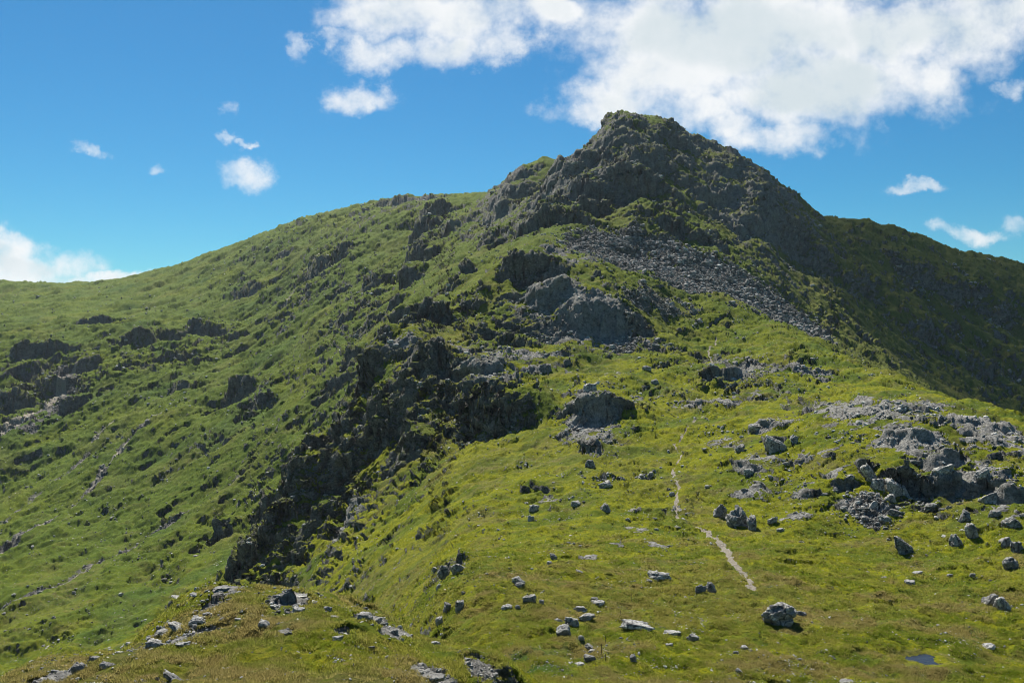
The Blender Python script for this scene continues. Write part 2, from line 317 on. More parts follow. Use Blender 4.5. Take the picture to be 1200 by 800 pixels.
    m = np.flatnonzero(zn > .02)
    if len(m):
        for Hs, wt, sd in ((1.0, .75, 93), (.42, .55, 95)):
            Hh = np.clip(r[m] / 42, 3.0, 15) * Hs
            q = (z[m] + dz[m]) / Hh + 1.5 * fbm(X[m] / (Hh * 2.6), Y[m] / (Hh * 2.6), sd, 3) + .2 * jag[m]
            fl = np.floor(q); fr_ = q - fl
            keep = sstep(-.3, .2, perlin(X[m] / (Hh * 3) + fl * 7.3, Y[m] / (Hh * 3), sd + 1))
            g_ = np.where(fr_ < .72, fr_ * .42, .3024 + (fr_ - .72) / .28 * .6976)
            dz[m] += 1.25 * wt * Hh * (g_ - fr_ + .2) * zn[m] * keep
            rock[m] += 1.0 * zn[m] * keep * sstep(.66, .76, fr_) * sstep(1.02, .95, fr_) * (1.0 if Hs == 1 else .8)
    # spurs and runnels down the far hillsides
    for dd_, sel, sd, A in ((DF, sstep(20, -60, X) * sstep(280, 420, r), 97, 5.5), (DD, sstep(110, 200, X) * sstep(430, 520, Y), 99, 4.5)):
        m = np.flatnonzero(sel > .02)
        if len(m):
            al = X[m] * dd_[0] + Y[m] * dd_[1]; ac = -X[m] * dd_[1] + Y[m] * dd_[0]
            wv2 = ac + 10 * nr[m] + 12 * fbm(X[m] / 70, Y[m] / 70, sd, 2)
            rg = ridged(al / 210, wv2 / 34, sd, 4, .55)
            dz[m] += A * sel[m] * rg * np.clip(r[m] / 700, .5, 1.2)
            if sd == 97: dz[m] += 8.0 * sel[m] * ridged(al / 420 + .3, wv2 / 88 + .2, 98, 2, .4) * np.clip(r[m] / 650, .4, 1.1) * sstep(1150, 850, r[m])
            scree[m] = np.maximum(scree[m], .72 * sel[m] * sstep(-.0, -.4, rg) * sstep(.0, .35, nr[m] + .22))
            rock[m] += .42 * sel[m] * sstep(.2, .55, rg) * sstep(.05, .4, nr[m])
    # rolling
    amp = np.clip((r - 20) / 150, .15, 1)
    dz += (1 - w) * amp * (.0 * X + 3.0 * ridged(X / 60 + .4 * nr, Y / 60, 12, 3) * np.clip(r / 600, .05, 1.6) + 1.9 * fbm(X / 55, Y / 55, 11, 3) * np.clip(r / 500, .3, 2.2) + (1.9 + 1.3 * sstep(150, 200, Y) * sstep(430, 380, Y) * sstep(-60, 0, X)) * fbm(X / 17, Y / 17, 21, 4, .58) * np.clip(r / 300, .35, 1.6))
    return [a.reshape(sh) for a in (z, dz, rock, scree, path, nr)]

def detail(X, Y, z, rock, scree, path, slope, nr):
    """small relief; returns dz and final rock amount"""
    sh = X.shape; X = X.ravel(); Y = Y.ravel(); slope = slope.ravel(); rock = rock.ravel(); scree = scree.ravel(); path = path.ravel(); nr = nr.ravel()
    r = np.hypot(X, Y)
    n1 = fbm(X / 5, Y / 5, 31, 4, .6)
    up = sstep(150, 600, r)
    steep = sstep(0.95, 1.45, slope + .5 * nr + .5 * n1)
    rk = np.clip(rock * 1.1, 0, 1.15) + 0.8 * steep * (1 - .75 * sstep(100, 190, X) * sstep(380, 470, Y)) + 1.4 * n1 + .6 * nr
    # stray bedrock through the turf
    stray = fbm(X / 9 + 40, Y / 3.5, 77, 4, .6)
    rk += .9 * sstep(.06, .38, stray + .3 * nr + .06) * sstep(70, 170, r) * (1 - .85 * sstep(30, -40, X) * sstep(330, 430, r))
    R = sstep(.5, .72, rk) * (1 - path)
    dz = np.zeros_like(X)
    px = r / F * 1.2        # size of a picture pixel there
    # turf: hummocks and tussocks
    tur = 1 - R
    for wl, a, sd in ((26, 1.2, 49), (13, .45, 50), (6, .50, 51), (2.6, .34, 52), (1.25, .18, 53), (.6, .09, 54), (.3, .06, 55)):
        k = sstep(.8, 2.2, wl / px) * (sstep(200, 520, r) if wl > 8 else 1.0)
        m = np.flatnonzero((k > .01) & (tur > .01))
        if wl in (6, 2.6, 13): k = k * (1 - .45 * sstep(20, -60, X) * sstep(330, 450, r))
        if len(m): dz[m] += a * (k * tur)[m] * (1 - .8 * path[m]) * (perlin(X[m] / wl + sd, Y[m] / wl, sd) * (1.0 + .8 * n1[m]) )
    # little terraces across slopes
    m = np.flatnonzero((tur > .3) & (r < 1100))
    lv = (z.ravel()[m] + 1.2 * n1[m] + 1.5 * nr[m]) / np.clip(px[m] * 4, .8, 3)
    saw = lv - np.floor(lv)
    dz[m] += .22 * np.clip(px[m] * 4, .8, 3) * (saw * saw - .33) * tur[m] * sstep(.25, .6, slope[m]) * (.5 + n1[m]) * (1 - path[m])
    # boulder field roughness
    m = np.flatnonzero(scree > .02)
    if len(m): dz[m] += scree[m] * (.45 * facet(X[m] / 1.6, Y[m] / 1.6, 81) + .3 * facet(X[m] / .8, Y[m] / .8, 82)) * np.clip(r[m] / 400, .4, 1)
    return dz.reshape(sh), R.reshape(sh)

def rock_relief(x, y, z, rr, strong):
    """fractured, bedded rock, pushed out along the face"""
    px = rr / F * 1.2
    # bedding planes dip to the left and away
    c1, s1 = math.cos(.42), math.sin(.42)
    bx = x * c1 + z * s1; bz = -x * s1 + z * c1
    by = y * .93 + bx * .2
    e = np.zeros_like(x)
    for wl, a, sd in ((20, 2.3, 61), (8.5, 1.9, 62), (3.6, .62, 63), (1.5, .28, 64), (.65, .12, 65)):
        q = sstep(.9, 2.4, wl / px) * np.clip(rr / 330, .08 if wl > 10 else .3 if wl > 5 else .5 if wl > 2 else .85, 1.1)
        g = np.flatnonzero((q > .02) & (strong > .05))
        if len(g): e[g] += a * q[g] * facet3(bx[g] / wl, by[g] / wl, bz[g] / (wl * .45), sd, .95)
    return e * strong

# ------------------------------------------------------------------ sampling of the sheet
NC = 1380
th_in = np.linspace(-0.60, 0.60, NC)
side = 0.60 + np.cumsum(np.geomspace(.0016, .09, 46)); side = side[side < math.pi - .03]
TH = np.r_[-math.pi, -side[::-1], th_in, side, math.pi]
NR = 1850
# density of rows, from a coarser sheet
cth = TH[::3]; wv = np.linspace(math.log(1.5), math.log(3400), 1500)
def coarse(t):
    a, b = np.meshgrid(t, wv, indexing='ij'); r = np.exp(b)
    X = (np.sin(a) * r).astype(f4); Y = (np.cos(a) * r).astype(f4)
    z, dz, *_ = shape(X, Y); return (z + dz) / r
q = np.concatenate(par(coarse, np.array_split(cth, 24)))
run = np.maximum.accumulate(q, 1); vis = (q >= run - .012).astype(float)
den = np.abs(np.gradient(q, wv, axis=1)) * (.3 + .7 * vis) + .030 + .05 * vis * (wv > 3.6)[None]
for _ in range(3):                       # soften across and along
    den = (np.roll(den, 1, 0) + den * 2 + np.roll(den, -1, 0)) / 4
ker = np.hanning(25); ker /= ker.sum()
den = np.stack([np.convolve(d, ker, 'same') for d in den])
pad = den.copy()
for s_ in range(1, 9): pad += np.roll(den, s_, 0) + np.roll(den, -s_, 0)
den = pad / 17
cdf = np.cumsum(den, 1); cdf -= cdf[:, :1]; cdf /= cdf[:, -1:]
tt = np.linspace(0, 1, NR)
WR = np.stack([np.interp(tt, c, wv) for c in cdf])
fi = np.arange(len(TH)) / 3.0; i0 = np.minimum(fi.astype(int), len(cth) - 2); fr = np.clip(fi - i0, 0, 1)[:, None]
WROW = WR[i0] * (1 - fr) + WR[i0 + 1] * fr
print('rows', time.time() - T0)

def final(ix):
    r = np.exp(WROW[ix]); a = TH[ix][:, None]
    X = (np.sin(a) * r).astype(f4); Y = (np.cos(a) * r).astype(f4)
    z, dz, rock, scree, path, nr = shape(X, Y)
    e = 2.0
    zb = (z + dz)
    # slope from the sheet itself
    dx = np.gradient(X, axis=1); dy = np.gradient(Y, axis=1); d1 = np.hypot(dx, dy) + 1e-4
    s1 = np.gradient(zb, axis=1) / d1
    dXc = np.hypot(np.gradient(X, axis=0), np.gradient(Y, axis=0)) + 1e-4
    s2 = np.gradient(zb, axis=0)
    # remove radial part of across-step (rows of neighbouring columns do not line up)
    rr = np.hypot(X, Y); dr = np.gradient(rr, axis=0)
    arc = np.gradient(np.broadcast_to(a, X.shape), axis=0) * rr
    s2 = (s2 - s1 * dr) / (arc + 1e-4)
    slope = np.hypot(s1, s2).astype(f4)
    dd, R = detail(X, Y, zb, rock, scree, path, slope, nr)
    zb = zb + dd
    # face direction of the sheet (softened)
    def nrm(Px, Py, Pz, stp):
        ux = np.gradient(Px, axis=0); uy = np.gradient(Py, axis=0); uz = np.gradient(Pz, axis=0)
        vx = np.gradient(Px, axis=1); vy = np.gradient(Py, axis=1); vz = np.gradient(Pz, axis=1)
        nx = uy * vz - uz * vy; ny = uz * vx - ux * vz; nz = ux * vy - uy * vx
        sg = np.where(nz < 0, -1, 1)
        L = np.sqrt(nx * nx + ny * ny + nz * nz) + 1e-9
        return nx * sg / L, ny * sg / L, nz * sg / L
    nx, ny, nz = nrm(X, Y, z + dz, 1)
    Lh = np.sqrt(nx * nx + ny * ny + (nz + .25) ** 2); nx = nx / Lh; ny = ny / Lh; nz = (nz + .25) / Lh
    m = R > .01
    xs, ys, zs = X[m], Y[m], zb[m]; rr = np.hypot(xs, ys)
    k = R[m] * np.clip(.25 + .75 * rock[m] + .5 * sstep(.5, 1.2, slope[m]), .3, 1.1)
    k = k * (1 - .82 * SMO(xs, ys)) * (1 - .5 * RB(xs, ys))
    e = rock_relief(xs, ys, zs, rr, k) + .22 * R[m] * np.clip(rr / 200, .3, 1)
    X2 = X.copy(); Y2 = Y.copy(); Z2 = zb.copy()
    X2[m] += e * nx[m]; Y2[m] += e * ny[m]; Z2[m] += e * nz[m]
    # turf stays on the flat ledges of broken ground
    fx_, fy_, fz_ = nrm(X2, Y2, Z2, 1)
    ft = fz_
    for _ in range(2): ft = (np.roll(ft, 1, 1) + np.roll(ft, -1, 1) + ft + np.roll(ft, 1, 0) + np.roll(ft, -1, 0)) / 5
    led = sstep(.52, .76, ft + .35 * (nr) - .45 * np.clip(RB(X, Y) , 0, 1))
    R2 = R * (1 - .92 * led)
    st = sstep(.62, .42, ft) * .9
    R2 = np.maximum(R2, st * sstep(.1, .4, R + .45 * rock + .4 * nr) * sstep(.35, .7, slope + rock) * (1 - .6 * sstep(-20, -80, X) * sstep(380, 480, np.hypot(X, Y)) * (rock < .3)))
    return X2.astype(f4), Y2.astype(f4), Z2.astype(f4), R2, scree, path, slope, rock
SMP = [(hit(px_, py_), a_, b_) for px_, py_, a_, b_ in ((655, 368, 30, 18), (690, 380, 38, 24), (715, 385, 22, 22), (1105, 543, 26, 8), (1010, 484, 30, 8))]
def SMO(x, y):
    o = np.zeros_like(x)
    for p, a, b in SMP:
        k = p[1] / F; o = np.maximum(o, np.exp(-(((x - p[0]) / (a * k)) ** 2 + ((y - p[1]) / (b * k * 1.3)) ** 2) ** 2))
    return o
def RB(X, Y):
    """ground kept bare even where it is flat"""
    o = np.zeros_like(X)
    for (cx, cy, rx, ry, st) in ROCKP:
        if st < .6: continue
        m = (np.abs(X - cx) < rx * 1.5) & (np.abs(Y - cy) < ry * 1.5)
        if m.any(): o[m] = np.maximum(o[m], np.exp(-(((X[m] - cx) / rx) ** 2 + ((Y[m] - cy) / ry) ** 2) ** 1.5))
    return o
chunks = [np.arange(max(0, c[0] - 2), min(len(TH), c[-1] + 3)) for c in np.array_split(np.arange(len(TH)), 40)]
trim = [(c2[0] - c[0], c2[-1] - c[0] + 1) for c, c2 in zip(chunks, np.array_split(np.arange(len(TH)), 40))]
res = par(final, chunks)
X, Y, Z, RK_, SC_, PA_, SL_, RM_ = [np.concatenate([r[k][a:b] for r, (a, b) in zip(res, trim)]) for k in range(8)]
print('final', X.shape, time.time() - T0)
NCOL, NROW = X.shape

# ------------------------------------------------------------------ helpers
def mesh_from(name, co, faces, mat=None, smooth=True, quads=True):
    me = bpy.data.meshes.new(name)
    co = np.ascontiguousarray(co, f4).reshape(-1); k = 4 if quads else 3
    faces = np.ascontiguousarray(faces, np.int32)
    me.vertices.add(len(co) // 3); me.vertices.foreach_set('co', co)
    nf = len(faces); me.loops.add(nf * k); me.loops.foreach_set('vertex_index', faces.reshape(-1))
    me.polygons.add(nf); me.polygons.foreach_set('loop_start', np.arange(0, nf * k, k, dtype=np.int32))
    me.polygons.foreach_set('use_smooth', np.full(nf, smooth))
    me.update(calc_edges=True)
    if mat: me.materials.append(mat)
    return me
def link(name, me, parent=None, **props):
    o = bpy.data.objects.new(name, me); COL.objects.link(o)
    if parent: o.parent = parent
    for k, v in props.items(): o[k] = v
    return o
class NT_:
    def __init__(s, name):
        s.m = bpy.data.materials.new(name); s.m.use_nodes = True; s.t = s.m.node_tree; s.t.nodes.clear()
    def n(s, typ, **kw):
        nd = s.t.nodes.new(typ)
        for k, v in kw.items():
            if k.startswith('i_'): nd.inputs[k[2:].replace('_', ' ')].default_value = v
            else: setattr(nd, k, v)
        return nd
    def l(s, a, b): s.t.links.new(a, b)
    def math(s, op, a, b=None, c=None, clamp=False):
        nd = s.t.nodes.new('ShaderNodeMath'); nd.operation = op; nd.use_clamp = clamp
        for i, v in enumerate((a, b, c)):
            if v is None: continue
            if isinstance(v, (int, float)): nd.inputs[i].default_value = v
            else: s.l(v, nd.inputs[i])
        return nd.outputs[0]
    def mix(s, f, a, b, blend='MIX'):
        nd = s.t.nodes.new('ShaderNodeMix'); nd.data_type = 'RGBA'; nd.blend_type = blend
        for i, v in ((0, f), (6, a), (7, b)):
            if isinstance(v, (int, float)): nd.inputs[i].default_value = v
            elif isinstance(v, tuple): nd.inputs[i].default_value = (*v, 1)
            else: s.l(v, nd.inputs[i])
        return nd.outputs[2]
    def noise(s, vec, scale, detail=6, rough=.6, dist=0.0):
        nd = s.t.nodes.new('ShaderNodeTexNoise'); nd.inputs['Scale'].default_value = scale; nd.inputs['Detail'].default_value = detail
        nd.inputs['Roughness'].default_value = rough; nd.inputs['Distortion'].default_value = dist
        if vec is not None: s.l(vec, nd.inputs['Vector'])
        return nd.outputs['Fac']
    def ramp(s, fac, lo, hi, a=0.0, b=1.0):
        nd = s.t.nodes.new('ShaderNodeMapRange'); nd.interpolation_type = 'SMOOTHSTEP'
        s.l(fac, nd.inputs[0]); nd.inputs[1].default_value = lo; nd.inputs[2].default_value = hi; nd.inputs[3].default_value = a; nd.inputs[4].default_value = b
        return nd.outputs[0]

def rock_colour(t, co, warm=0.0):
    """grey volcanic rock with lichen and dark streaks; returns colour socket and height socket"""
    big = t.noise(co, .22, 5, .6); mid = t.noise(co, 1.3, 8, .68); fine = t.noise(co, 7.0, 8, .7)
    c = t.mix(t.ramp(big, .35, .65), (.085, .083, .076), (.21, .205, .188))
    c = t.mix(t.ramp(mid, .50, .68), c, (.36, .35, .315))
    c = t.mix(t.ramp(fine, .56, .72), c, (.50, .49, .45))
    c = t.mix(t.ramp(fine, .48, .32), c, (.022, .023, .024))
    wrp = t.n('ShaderNodeVectorMath', operation='MULTIPLY_ADD'); nn = t.n('ShaderNodeTexNoise', i_Scale=.9, i_Detail=4.0); t.l(co, nn.inputs['Vector'])
    t.l(nn.outputs['Color'], wrp.inputs[0]); wrp.inputs[1].default_value = (1.6, 1.6, 1.6); t.l(co, wrp.inputs[2])
    mp = t.n('ShaderNodeMapping'); mp.inputs['Rotation'].default_value = (.3, .45, .2); mp.inputs['Scale'].default_value = (.45, .6, 1.25); t.l(wrp.outputs[0], mp.inputs[0])
    for sc_, wd_ in ((.42, .035), (1.3, .05)):
        vv = t.n('ShaderNodeTexVoronoi', feature='DISTANCE_TO_EDGE', i_Scale=sc_); t.l(mp.outputs[0], vv.inputs['Vector'])
        c = t.mix(t.ramp(vv.outputs['Distance'], wd_, .0, 0, .85), c, (.018, .018, .018))
    lich = t.noise(co, 2.6, 6, .75)
    c = t.mix(t.math('MULTIPLY', t.ramp(lich, .58, .68), .55), c, (.16, .155, .06))
    return c, mid, fine

def ground_material():
    t = NT_('turf_and_rock')
    co = t.n('ShaderNodeNewGeometry').outputs['Position']
    a1 = t.n('ShaderNodeVertexColor', layer_name='m1'); a2 = t.n('ShaderNodeVertexColor', layer_name='m2')
    s1 = t.n('ShaderNodeSeparateColor'); t.l(a1.outputs['Color'], s1.inputs[0])
    s2 = t.n('ShaderNodeSeparateColor'); t.l(a2.outputs['Color'], s2.inputs[0])
    rock, scree, path = s1.outputs; bare = a1.outputs['Alpha']; yel, brown, lush = s2.outputs
    dist = t.n('ShaderNodeCameraData')
    fine = t.noise(co, 3.2, 6, .7); mid = t.noise(co, .55, 7, .65); tiny = t.noise(co, 14, 4, .7); big = t.noise(co, .05, 5, .6)
    # turf
    g = t.mix(t.ramp(mid, .36, .64), (.055, .092, .009), (.105, .145, .012))
    g = t.mix(t.ramp(big, .40, .62), g, t.mix(t.ramp(fine, .4, .6), (.065, .103, .009), (.115, .150, .014)))
    yc = t.mix(t.ramp(fine, .35, .65), (.145, .175, .005), (.275, .255, .007))
    g = t.mix(t.math('MULTIPLY', yel, t.ramp(mid, .3, .6, .35, 1.0)), g, yc)
    bc = t.mix(t.ramp(fine, .35, .62), (.095, .088, .020), (.195, .175, .055))
    g = t.mix(t.math('MULTIPLY', brown, t.ramp(t.noise(co, .9, 8, .7), .34, .6, .2, 1.0)), g, bc)
    g = t.mix(lush, g, t.mix(t.ramp(fine, .3, .7), (.035, .080, .014), (.062, .115, .022)))
    g = t.mix(t.ramp(tiny, .50, .30, 0, .65), g, (.020, .028, .007))
    g = t.mix(t.ramp(tiny, .58, .76, 0, .4), g, (.21, .21, .04))
    dk = t.noise(co, .8, 9, .72)
    g = t.mix(t.ramp(dk, .54, .66, 0, .8), g, (.020, .032, .006))
    # tiny stones in the turf
    st = t.noise(co, 1.9, 3, .55)
    g = t.mix(t.math('MULTIPLY', t.ramp(st, .665, .70), .85), g, (.36, .35, .32))
    rc, rm, rf = rock_colour(t, co)
    edge = t.math('ADD', rock, t.math('MULTIPLY', t.math('SUBTRACT', fine, .5), 1.1))
    edge = t.math('ADD', edge, t.math('MULTIPLY', t.math('SUBTRACT', mid, .5), .7))
    rmask = t.ramp(edge, .44, .58)
    rc = t.mix(t.math('MULTIPLY', bare, t.ramp(mid, .36, .56, .15, .9)), rc, t.mix(t.ramp(fine, .34, .62), (.16, .155, .14), (.50, .485, .44)))
    gn = t.n('ShaderNodeNewGeometry'); gz = t.n('ShaderNodeSeparateXYZ'); t.l(gn.outputs['Normal'], gz.inputs[0])
    mo = t.math('ADD', t.math('MULTIPLY', gz.outputs[2], .55), t.math('MULTIPLY', mid, .9))
    mo = t.math('ADD', mo, t.math('MULTIPLY', t.math('SUBTRACT', big, .5), .5))
    mo = t.math('SUBTRACT', mo, t.math('MULTIPLY', bare, .38))
    rc = t.mix(t.math('MULTIPLY', t.ramp(mo, .70, .90), .8), rc, t.mix(t.ramp(fine, .35, .65), (.055, .072, .012), (.105, .12, .018)))
    c = t.mix(rmask, g, rc)
    # loose rubble
    vo = t.n('ShaderNodeTexVoronoi', i_Scale=.85); t.l(co, vo.inputs['Vector'])
    vs = t.n('ShaderNodeSeparateColor'); t.l(vo.outputs['Color'], vs.inputs[0])
    sc = t.mix(vs.outputs[0], (.055, .052, .046), (.20, .19, .17))
    sedge = t.math('ADD', scree, t.math('MULTIPLY', t.math('SUBTRACT', fine, .5), .9))
    smask = t.ramp(sedge, .42, .56)
    c = t.mix(smask, c, sc)
    pc = t.mix(t.ramp(fine, .35, .65), (.17, .14, .10), (.38, .35, .29))
    c = t.mix(t.ramp(t.math('ADD', path, t.math('MULTIPLY', t.math('SUBTRACT', fine, .5), .6)), .4, .6), c, pc)
    b = t.n('ShaderNodeBsdfPrincipled'); t.l(c, b.inputs['Base Color'])
    b.inputs['Roughness'].default_value = .95; b.inputs['Specular IOR Level'].default_value = .06
    hr = t.math('ADD', t.math('MULTIPLY', rm, .9), t.math('MULTIPLY', rf, .35))
    hg = t.math('ADD', t.math('MULTIPLY', fine, .35), t.math('MULTIPLY', tiny, .16))
    hmix = t.n('ShaderNodeMix'); t.l(rmask, hmix.inputs[0]); t.l(hg, hmix.inputs[2]); t.l(hr, hmix.inputs[3])
    bp = t.n('ShaderNodeBump', i_Strength=1.0, i_Distance=1.1); t.l(hmix.outputs[0], bp.inputs['Height'])
    t.l(bp.outputs[0], b.inputs['Normal'])
    o = t.n('ShaderNodeOutputMaterial'); t.l(b.outputs[0], o.inputs['Surface'])
    return t.m
def rock_material(name, lo=1.3, hi=2.5, tone=False):
    t = NT_(name)
    tc = t.n('ShaderNodeTexCoord'); co = tc.outputs['Object']
    rc, rm, rf = rock_colour(t, co)
    if tone: rnd = t.n('ShaderNodeAttribute', attribute_name='tone').outputs['Fac']
    else: rnd = t.n('ShaderNodeObjectInfo').outputs['Random']
    v = t.n('ShaderNodeMapRange'); t.l(rnd, v.inputs[0]); v.inputs[3].default_value = lo; v.inputs[4].default_value = hi
    cc = t.n('ShaderNodeVectorMath', operation='SCALE'); t.l(rc, cc.inputs[0]); t.l(v.outputs[0], cc.inputs['Scale'])
    nz = t.n('ShaderNodeNewGeometry'); sx = t.n('ShaderNodeSeparateXYZ'); t.l(nz.outputs['Normal'], sx.inputs[0])
    moss = t.math('MULTIPLY', t.ramp(sx.outputs[2], .5, .95), t.ramp(rm, .56, .66), clamp=True)
    col = t.mix(t.math('MULTIPLY', moss, .8), cc.outputs[0], (.11, .12, .02))
    b = t.n('ShaderNodeBsdfPrincipled'); t.l(col, b.inputs['Base Color']); b.inputs['Roughness'].default_value = .85; b.inputs['Specular IOR Level'].default_value = .2
    bp = t.n('ShaderNodeBump', i_Strength=.7, i_Distance=.35); t.l(t.math('ADD', t.math('MULTIPLY', rm, .9), t.math('MULTIPLY', rf, .35)), bp.inputs['Height'])
    t.l(bp.outputs[0], b.inputs['Normal'])
    o = t.n('ShaderNodeOutputMaterial'); t.l(b.outputs[0], o.inputs['Surface'])
    return t.m
def plain(name, col, rough=.8, metal=0.0):
    t = NT_(name); co = t.n('ShaderNodeTexCoord').outputs['Object']
    c = t.mix(t.ramp(t.noise(co, 12, 4), .35, .65), tuple(x * .7 for x in col), tuple(min(1, x * 1.25) for x in col))
    b = t.n('ShaderNodeBsdfPrincipled'); t.l(c, b.inputs['Base Color']); b.inputs['Roughness'].default_value = rough; b.inputs['Metallic'].default_value = metal
    o = t.n('ShaderNodeOutputMaterial'); t.l(b.outputs[0], o.inputs['Surface']); return t.m
MG = ground_material(); MR = rock_material('grey_rock')

# ------------------------------------------------------------------ the ground sheet
Xf, Yf = X.ravel(), Y.ravel(); r_ = np.hypot(Xf, Yf)
yel = sstep(-.1, .34, fbm(Xf / 19, Yf / 11, 101, 4, .6) + .16) * sstep(520, 260, r_) * 1.0 + .25 * sstep(320, 200, r_) + .25 * sstep(.0, .4, fbm(Xf / 60, Yf / 60, 103, 3))* sstep(300,600,r_)
brn = sstep(.02, .36, fbm(Xf / 15, Yf / 8, 107, 4, .6) + .10 * sstep(140, 60, r_)) * sstep(900, 200, r_) * .85 + .35 * sstep(.05, .4, fbm(Xf / 45, Yf / 45, 109, 3)) + .55 * sstep(100, 190, Xf) * sstep(400, 480, Yf) + .28 * sstep(78, 64, r_) * sstep(-.25, .25, fbm(Xf / 6, Yf / 6, 115, 3)) + .9 * np.exp(-((np.hypot(Xf - POOL[0], (Yf - POOL[1]) * 1.2) - 2.6) / .6) ** 2)
u_ = Xf / np.maximum(Yf, 1)
lush = np.exp(-(((u_ - .015) / .055) ** 2 + ((r_ - 88) / 5) ** 2)) * 1.0 + .5 * sstep(.1, .4, fbm(Xf / 70, Yf / 70, 111, 3)) * sstep(-.12, -.3, u_) * sstep(250, 400, r_)
m1 = np.stack([RK_.ravel(), SC_.ravel(), PA_.ravel(), np.maximum(RB(Xf, Yf) * np.clip(1.3 - r_ / 550, .28, 1), .25 * SMO(Xf, Yf))], 1).astype(f4)
m2 = np.stack([np.clip(yel, 0, 1), np.clip(brn, 0, 1), np.clip(lush, 0, 1), np.ones_like(Xf)], 1).astype(f4)
idx = np.arange(NCOL * NROW, dtype=np.int32).reshape(NCOL, NROW)
fc = np.stack([idx[:-1, :-1], idx[1:, :-1], idx[1:, 1:], idx[:-1, 1:]], -1).reshape(-1, 4)
co = np.stack([Xf, Yf, Z.ravel()], 1)
isp = (PA_.ravel()[fc].mean(1) > .72)
def sheet(name, sel, **props):
    fs = fc[sel]; used, inv = np.unique(fs, return_inverse=True)
    me = mesh_from(name, co[used], inv.reshape(-1, 4).astype(np.int32), MG)
    for nm, arr in (('m1', m1), ('m2', m2)):
        a = me.color_attributes.new(nm, 'FLOAT_COLOR', 'POINT'); a.data.foreach_set('color', np.ascontiguousarray(arr[used]).reshape(-1))
    return link(name, me, **props)
sheet('ground', ~isp, kind='structure')
if isp.any(): sheet('footpath', isp, kind='structure')
print('mesh', time.time() - T0)

# lookup on the finished sheet
colu = np.tan(np.clip(TH, -1.2, 1.2))
VV = Z / np.maximum(Y, 1)
def at(px, py):
    u = (px - 600) / F; v = (400 - py) / F
    c = int(np.argmin(np.abs(colu - u))); ok = (np.hypot(X[c], Y[c]) > 30) & (VV[c] >= v)
    k = int(np.argmax(ok)) if ok.any() else int(np.argmax(VV[c]))
    return np.array([X[c, k], Y[c, k], Z[c, k]]), c, k
def ground_z(x, y):
    th = math.atan2(x, y); c = int(np.clip(np.searchsorted(TH, th), 1, NCOL - 1))
    if abs(TH[c - 1] - th) < abs(TH[c] - th): c -= 1
    return float(np.interp(math.hypot(x, y), np.hypot(X[c], Y[c]), Z[c]))

# ------------------------------------------------------------------ rocks
def ico(sub):
    import bmesh
    bm = bmesh.new(); bmesh.ops.create_icosphere(bm, subdivisions=sub, radius=1.0)
    v = np.array([p.co[:] for p in bm.verts]); f = np.array([[q.index for q in p.verts] for p in bm.faces]); bm.free()
    return v / np.linalg.norm(v, axis=1)[:, None], f
ICO = {k: ico(k) for k in (2, 3, 4, 5)}
def rock_verts(seed, sub, size, style='block'):
    """a boulder cut by joint planes: convex facets, rounded a little, roughened"""
    rs = np.random.RandomState(seed); D, Fc = ICO[sub]
    if style == 'round': npl, lo, hi, p = 14, .76, 1.0, 13
    elif style == 'wedge': npl, lo, hi, p = 8, .62, .95, 26
    else: npl, lo, hi, p = 10, .58, 1.0, 34
    N = rs.normal(size=(npl, 3)); N /= np.linalg.norm(N, axis=1)[:, None]; h = rs.uniform(lo, hi, npl)
    ax = np.vstack([np.eye(3), -np.eye(3)]) + rs.normal(scale=.16, size=(6, 3)); ax /= np.linalg.norm(ax, axis=1)[:, None]
    N = np.vstack([N, ax]); h = np.r_[h, np.full(6, .78 if style != 'round' else .9)]
    if style == 'wedge':
        N = np.vstack([N, [[.55, -.15, .82]]]); N[-1] /= np.linalg.norm(N[-1]); h = np.r_[h, .42]
    dd = np.maximum(D @ N.T, 1e-3) / h
    r = 1.0 / (dd ** p).sum(1) ** (1.0 / p)
    V = D * r[:, None]
    a, b, c = V[:, 0] * 1.0, V[:, 1], V[:, 2]
    o = rs.rand() * 50
    e = .20 * facet3(a * 1.7 + o, b * 1.7, c * 2.4 + o, seed) + .07 * facet3(a * 5 + o, b * 5, c * 7, seed + 3)
    if sub >= 4: e = e + .02 * facet3(a * 12 + o, b * 12, c * 15, seed + 5)
    V = V * (1 + e)[:, None]
    mx = np.abs(V).max(0)
    return V / mx * np.array(size) / 2, Fc
